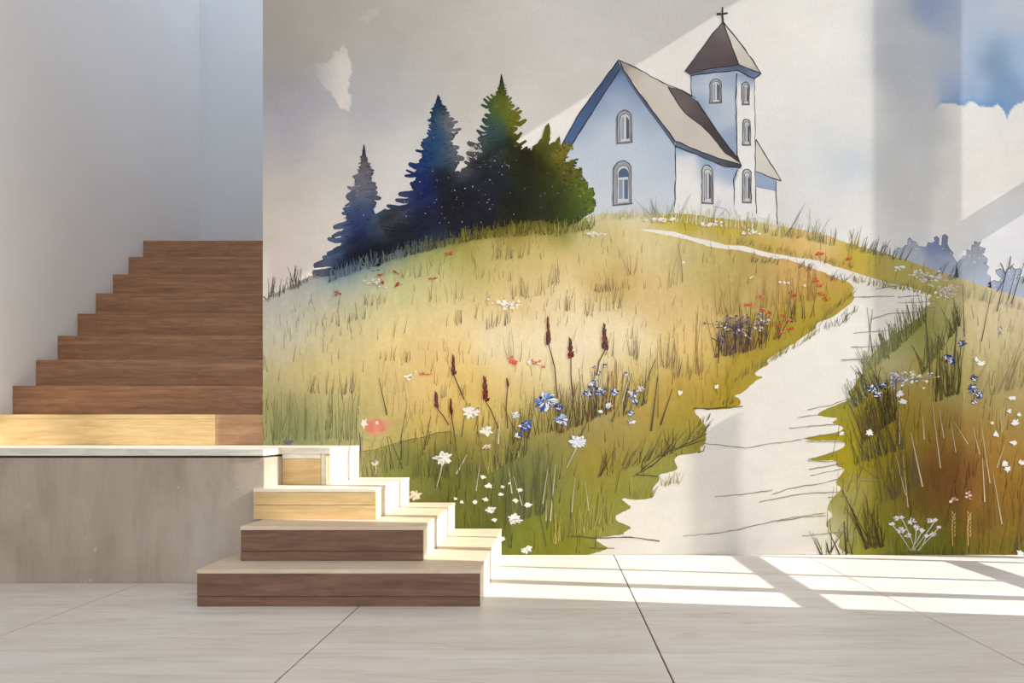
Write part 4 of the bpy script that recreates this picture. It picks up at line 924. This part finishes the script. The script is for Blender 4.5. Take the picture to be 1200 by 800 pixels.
pk.fill(rough([(420,486),(440,484),(458,488),(472,493),(462,501),(455,511),(440,516),(424,513),(418,500)], 1.0, 4), pink_col, 1.6)
pk.tri_poly([(425,491),(427,493),(430,490),(429,495),(432,498),(428,498),(427,503),(425,499),(423,497)], (240,228,216)); pk.stroke([(450,510),(446,524),(440,540)], 1.0, 0.8, (150,146,110)); pk.stroke([(440,510),(436,528),(430,546)], 1.0, 0.8, (150,146,110)); pk.tri_poly([(440,494),(443,493),(444,497),(441,497)], (236,214,204)); pk.stroke([(425,505),(424,530),(424,548)], 1.3, 1.0, (150,146,120))
pk.build('painted_pink_flower')['label'] = 'large washed-out pink flower'
BLU = [(62,84,168), (84,112,190), (120,146,208), (48,62,132), (160,180,220)]
def cornflower(x, y, r, cols=BLU, white=0.3, n=16):
    pb = PB(flz())
    for k in range(n):
        a = k*6.283/n+random.uniform(-0.3, 0.3); l = r*random.uniform(0.55, 1.08); w = r*random.uniform(0.13, 0.24); ca, sa = math.cos(a), math.sin(a)
        def q(u, v): return (x+(ca*u-sa*v), y+(sa*u+ca*v)*0.85)
        c = (226,228,236) if random.random() < white else random.choice(cols)
        pb.tri_poly([q(r*0.1, -w*0.4), q(l*0.7, -w), q(l, 0), q(l*0.7, w)], jit(c, 8))
        if random.random() < 0.6: pb.stroke([q(r*0.15, 0), q(l*0.95, w*0.5)], 0.8, 0.5, (52,56,96))
    for k in range(5): 
        a = random.uniform(0, 6.28); pb.stroke([(x+math.cos(a)*r*0.3, y+math.sin(a)*r*0.3), (x+math.cos(a+1.2)*r*0.6, y+math.sin(a+1.2)*r*0.5)], 1.2, 0.8, (232,234,240))
    return pb.build('painted_cornflower')
cornflower(639, 470, 15, white=0.35, n=26); cornflower(655, 477, 6.5, [(58,76,160),(44,56,120)], 0.1); cornflower(616, 499, 9.5, [(58,80,176),(74,98,190),(50,64,140)], 0.25); cornflower(608, 510, 6, [(90,110,180),(60,78,150)], 0.4, 9); cornflower(658, 492, 9.5, [(150,172,212),(120,148,204),(170,190,222)], 0.3)
for x, y, r in ((692,452,6),(703,459,8),(689,461,6),(698,447,4.5),(703,437,4),(708,428,3.5),(697,430,3),(720,460,6.5),(742,462,7.5),(739,484,5.5),(734,438,3.5),(744,470,5.5)): cornflower(x, y, r, [(70,96,170),(52,70,134),(96,120,186)], 0.12 if r < 7 else 0.3, 11)
daisy(551, 482, 11.5, (242,236,220), 15, None, 0.85); daisy(570, 505, 10, (242,236,222), 11, None, 0.85); daisy(604, 486, 6.5, (242,238,230), 8); daisy(519, 537, 13, (236,232,222), 15, (512,570), 0.72); daisy(570, 523, 6, (222,200,180), 8); daisy(440, 543, 5.5, (226,208,192), 8, (440,556)); daisy(487, 580, 9, (222,204,188), 10)
daisy(677, 518, 13, (222,228,232), 15, (664,548), 0.7); daisy(713, 475, 5.5, (226,230,236), 8); daisy(704, 482, 4, (236,236,236), 7); daisy(740, 494, 5.5, (236,236,240), 8); daisy(751, 456, 6.5, (232,214,206), 8); daisy(797, 460, 5, (240,236,224), 7); daisy(840, 453, 4, (238,232,214), 8)
for x, y, r in ((566,559,4.5),(573,569,6),(557,588,4.5),(569,585,4.5),(587,579,4),(604,586,5),(609,574,4.5),(619,591,6),(575,597,8.5),(579,609,4.5),(603,608,11),(541,588,3.5),(534,584,3.5),(588,631,5),(617,644,8.5),(589,570,3.5),(597,566,3)): daisy(x, y, r, (232,230,224), 9 if r > 4 else 6, None, 0.7, ink=r > 7)
bits(593, 355, 17, 6, 26, 1.2, 3.0, [(246,240,222),(250,246,234)], 'painted_white_flower'); bits(438, 330, 16, 5, 22, 0.8, 2.0, [(214,212,200),(226,222,210)], 'painted_white_flower')
for x, y in ((445,322),(463,318.5),(447,330),(466,333),(508,326),(527,297),(396,343)): bits(x, y, 5, 2.5, 7, 0.9, 2.0, [(176,84,64),(190,98,76),(150,70,56)], 'painted_red_flower')
for x, y in ((891,348),(929,345),(877,357),(895,363),(899,367),(915,369),(922,376),(909,380),(925,385),(917,390),(961,333),(962,345),(955,328),(968,350),(995,302),(962,297)): bits(x, y, 4, 2.6, 6, 1.0, 2.3, [(206,84,56),(190,70,50),(220,120,84)], 'painted_red_flower')
for x, y in ((881,325),(914,330),(919,331),(924,331),(943,334),(800,308)): bits(x, y, 1.2, 1.2, 4, 1.0, 1.7, [(240,238,236)], 'painted_white_bud')
bits(862, 382, 24, 12, 60, 0.8, 2.2, [(84,74,110),(112,104,140),(214,206,206),(70,60,84)], 'painted_violet_sprig', 6, (76,60,52)); bits(842, 398, 8, 8, 20, 0.7, 1.8, [(84,74,104),(110,104,132)], 'painted_violet_sprig', 3, (76,60,52)); bits(893, 378, 12, 12, 26, 0.7, 1.9, [(206,200,198),(90,84,120),(226,220,214)], 'painted_violet_sprig', 4, (84,64,52))
NAV = [(44,54,104), (60,76,140), (36,40,76), (92,110,170)]
for cx, cy, r in ((212,272,8),(244,264,7),(228,290,6),(440,178,7),(455,190,5),(483,134,6),(520,240,5.5),(515,272,7.5),(535,290,6.5),(520,312,4.5),(598,90,3),(600,104,2.6)):
    x, y = c7(cx, cy); cornflower(x, y, r, NAV, 0.12, 11)
x, y = c7(280, 245); bits(x, y, 12, 10, 34, 0.9, 2.2, [(150,156,190),(190,192,208),(110,118,160),(224,222,224)], 'painted_white_flower', 3)
x, y = c7(338, 240); bits(x, y, 22, 9, 34, 0.8, 2.0, [(230,224,208),(238,234,224)], 'painted_white_flower')
for cx, cy, r in ((295,288,6),(305,310,6),(203,404,6),(120,408,4),(540,195,6),(527,183,4),(645,375,6.5),(640,435,5.5),(585,410,5.5),(613,498,5.5),(622,515,5.5),(662,495,5),(625,340,4),(630,300,4),(575,375,3),(655,350,4),(640,300,4),(660,770,6)):
    x, y = c7(cx, cy); daisy(x, y, r, (232,228,226), 8, None, 0.8, ink=False)
for cx, cy in ((460,605),(500,590)):
    x, y = c7(cx, cy); bits(x, y, 5, 4, 9, 0.9, 2.2, [(198,146,130),(226,206,200),(190,110,90)], 'painted_pink_flower')
for cx, cy, r in ((285,662,5.5),(272,680,4.5),(300,700,6.5),(330,672,6.5),(345,690,6),(320,715,5.5),(362,700,5),(385,670,5.5),(402,668,4),(395,712,5.5),(375,715,4.5),(412,690,4),(300,660,4)):
    x, y = c7(cx, cy); daisy(x, y, r, (224,218,214), 9, (1072+random.uniform(-14, 14), 645) if random.random() < 0.5 else None, 0.7)
for (cx, cy) in ((455,690), (502,690)):
    x, y = c7(cx, cy); pb = PB(flz())
    pb.stroke([(x, y+22), (x-1, y), (x+2, y-16)], 1.2, 0.8, (190,160,100))
    for k in range(12): pb.tri_poly([(x+1, y-16+k*2.4), (x+1+(2.6 if k % 2 else -2.6), y-20+k*2.4), (x+1+(1.6 if k % 2 else -1.6), y-15+k*2.4)], jit((186,158,100), 14))
    pb.build('painted_grass_ear')
bits(1090, 325, 20, 9, 60, 0.9, 2.2, [(206,196,180),(220,212,200),(190,180,160)], 'painted_white_flower'); bits(1110, 342, 14, 8, 40, 0.9, 2.0, [(206,196,180),(220,212,200)], 'painted_white_flower'); bits(1052, 314, 6, 4, 12, 1.0, 2.4, [(226,222,214)], 'painted_white_flower')
bits(697, 274, 14, 2.5, 14, 1.4, 3.0, [(226,218,200)], 'painted_white_flower'); bits(775, 257, 16, 3, 16, 1.2, 2.8, [(238,234,222)], 'painted_white_flower'); bits(835, 263, 14, 3, 14, 1.2, 2.8, [(238,234,222)], 'painted_white_flower'); bits(880, 272, 14, 3, 14, 1.2, 2.6, [(234,228,210)], 'painted_white_flower')
bits(337, 519, 5, 3, 8, 1.5, 2.6, [(96,106,128)], 'painted_cornflower')

# ================================================================== LIGHT
sd = bpy.data.lights.new('sun', 'SUN'); so = bpy.data.objects.new('sun', sd); COL.objects.link(so)
sd.energy = 6.8; sd.angle = math.radians(0.4); sd.color = (1.0, 0.955, 0.885)
so.rotation_euler = Vector((-1.0, 0.17, -0.63)).to_track_quat('-Z', 'Y').to_euler()
so.location = (6, 3, 5)

w = bpy.data.worlds.new('sky'); scene.world = w; w.use_nodes = True
nt = w.node_tree; bg = nt.nodes['Background']
tc = nt.nodes.new('ShaderNodeTexCoord'); sx = nt.nodes.new('ShaderNodeSeparateXYZ'); nt.links.new(tc.outputs['Generated'], sx.inputs[0])
r = ramp(nt, sx.outputs['Z'], [(0.0, (0.62, 0.60, 0.57, 1)), (0.02, (1.0, 0.98, 0.95, 1)), (0.35, (0.90, 0.95, 1.0, 1)), (0.8, (0.62, 0.86, 1.35, 1))])
nt.links.new(r.outputs[0], bg.inputs['Color']); bg.inputs['Strength'].default_value = 1.68

# ================================================================== CAMERA
cd = bpy.data.cameras.new('camera'); cam = bpy.data.objects.new('camera', cd); COL.objects.link(cam)
cam.location = (0, 0, EYE); cam.rotation_euler = (math.radians(90), 0, 0)
cd.sensor_width = 36.0; cd.lens = F/1200*36.0
cd.shift_x = -50/1200.0; cd.shift_y = 103/1200.0
cd.clip_start = 0.05
scene.camera = cam
vs = scene.view_settings
vs.view_transform = 'Standard'; vs.look = 'None'; vs.gamma = 1.0; vs.use_curve_mapping = False
vs.exposure = 0.0
scene.cycles.use_denoising = True
scene.cycles.max_bounces = 10; scene.cycles.diffuse_bounces = 6
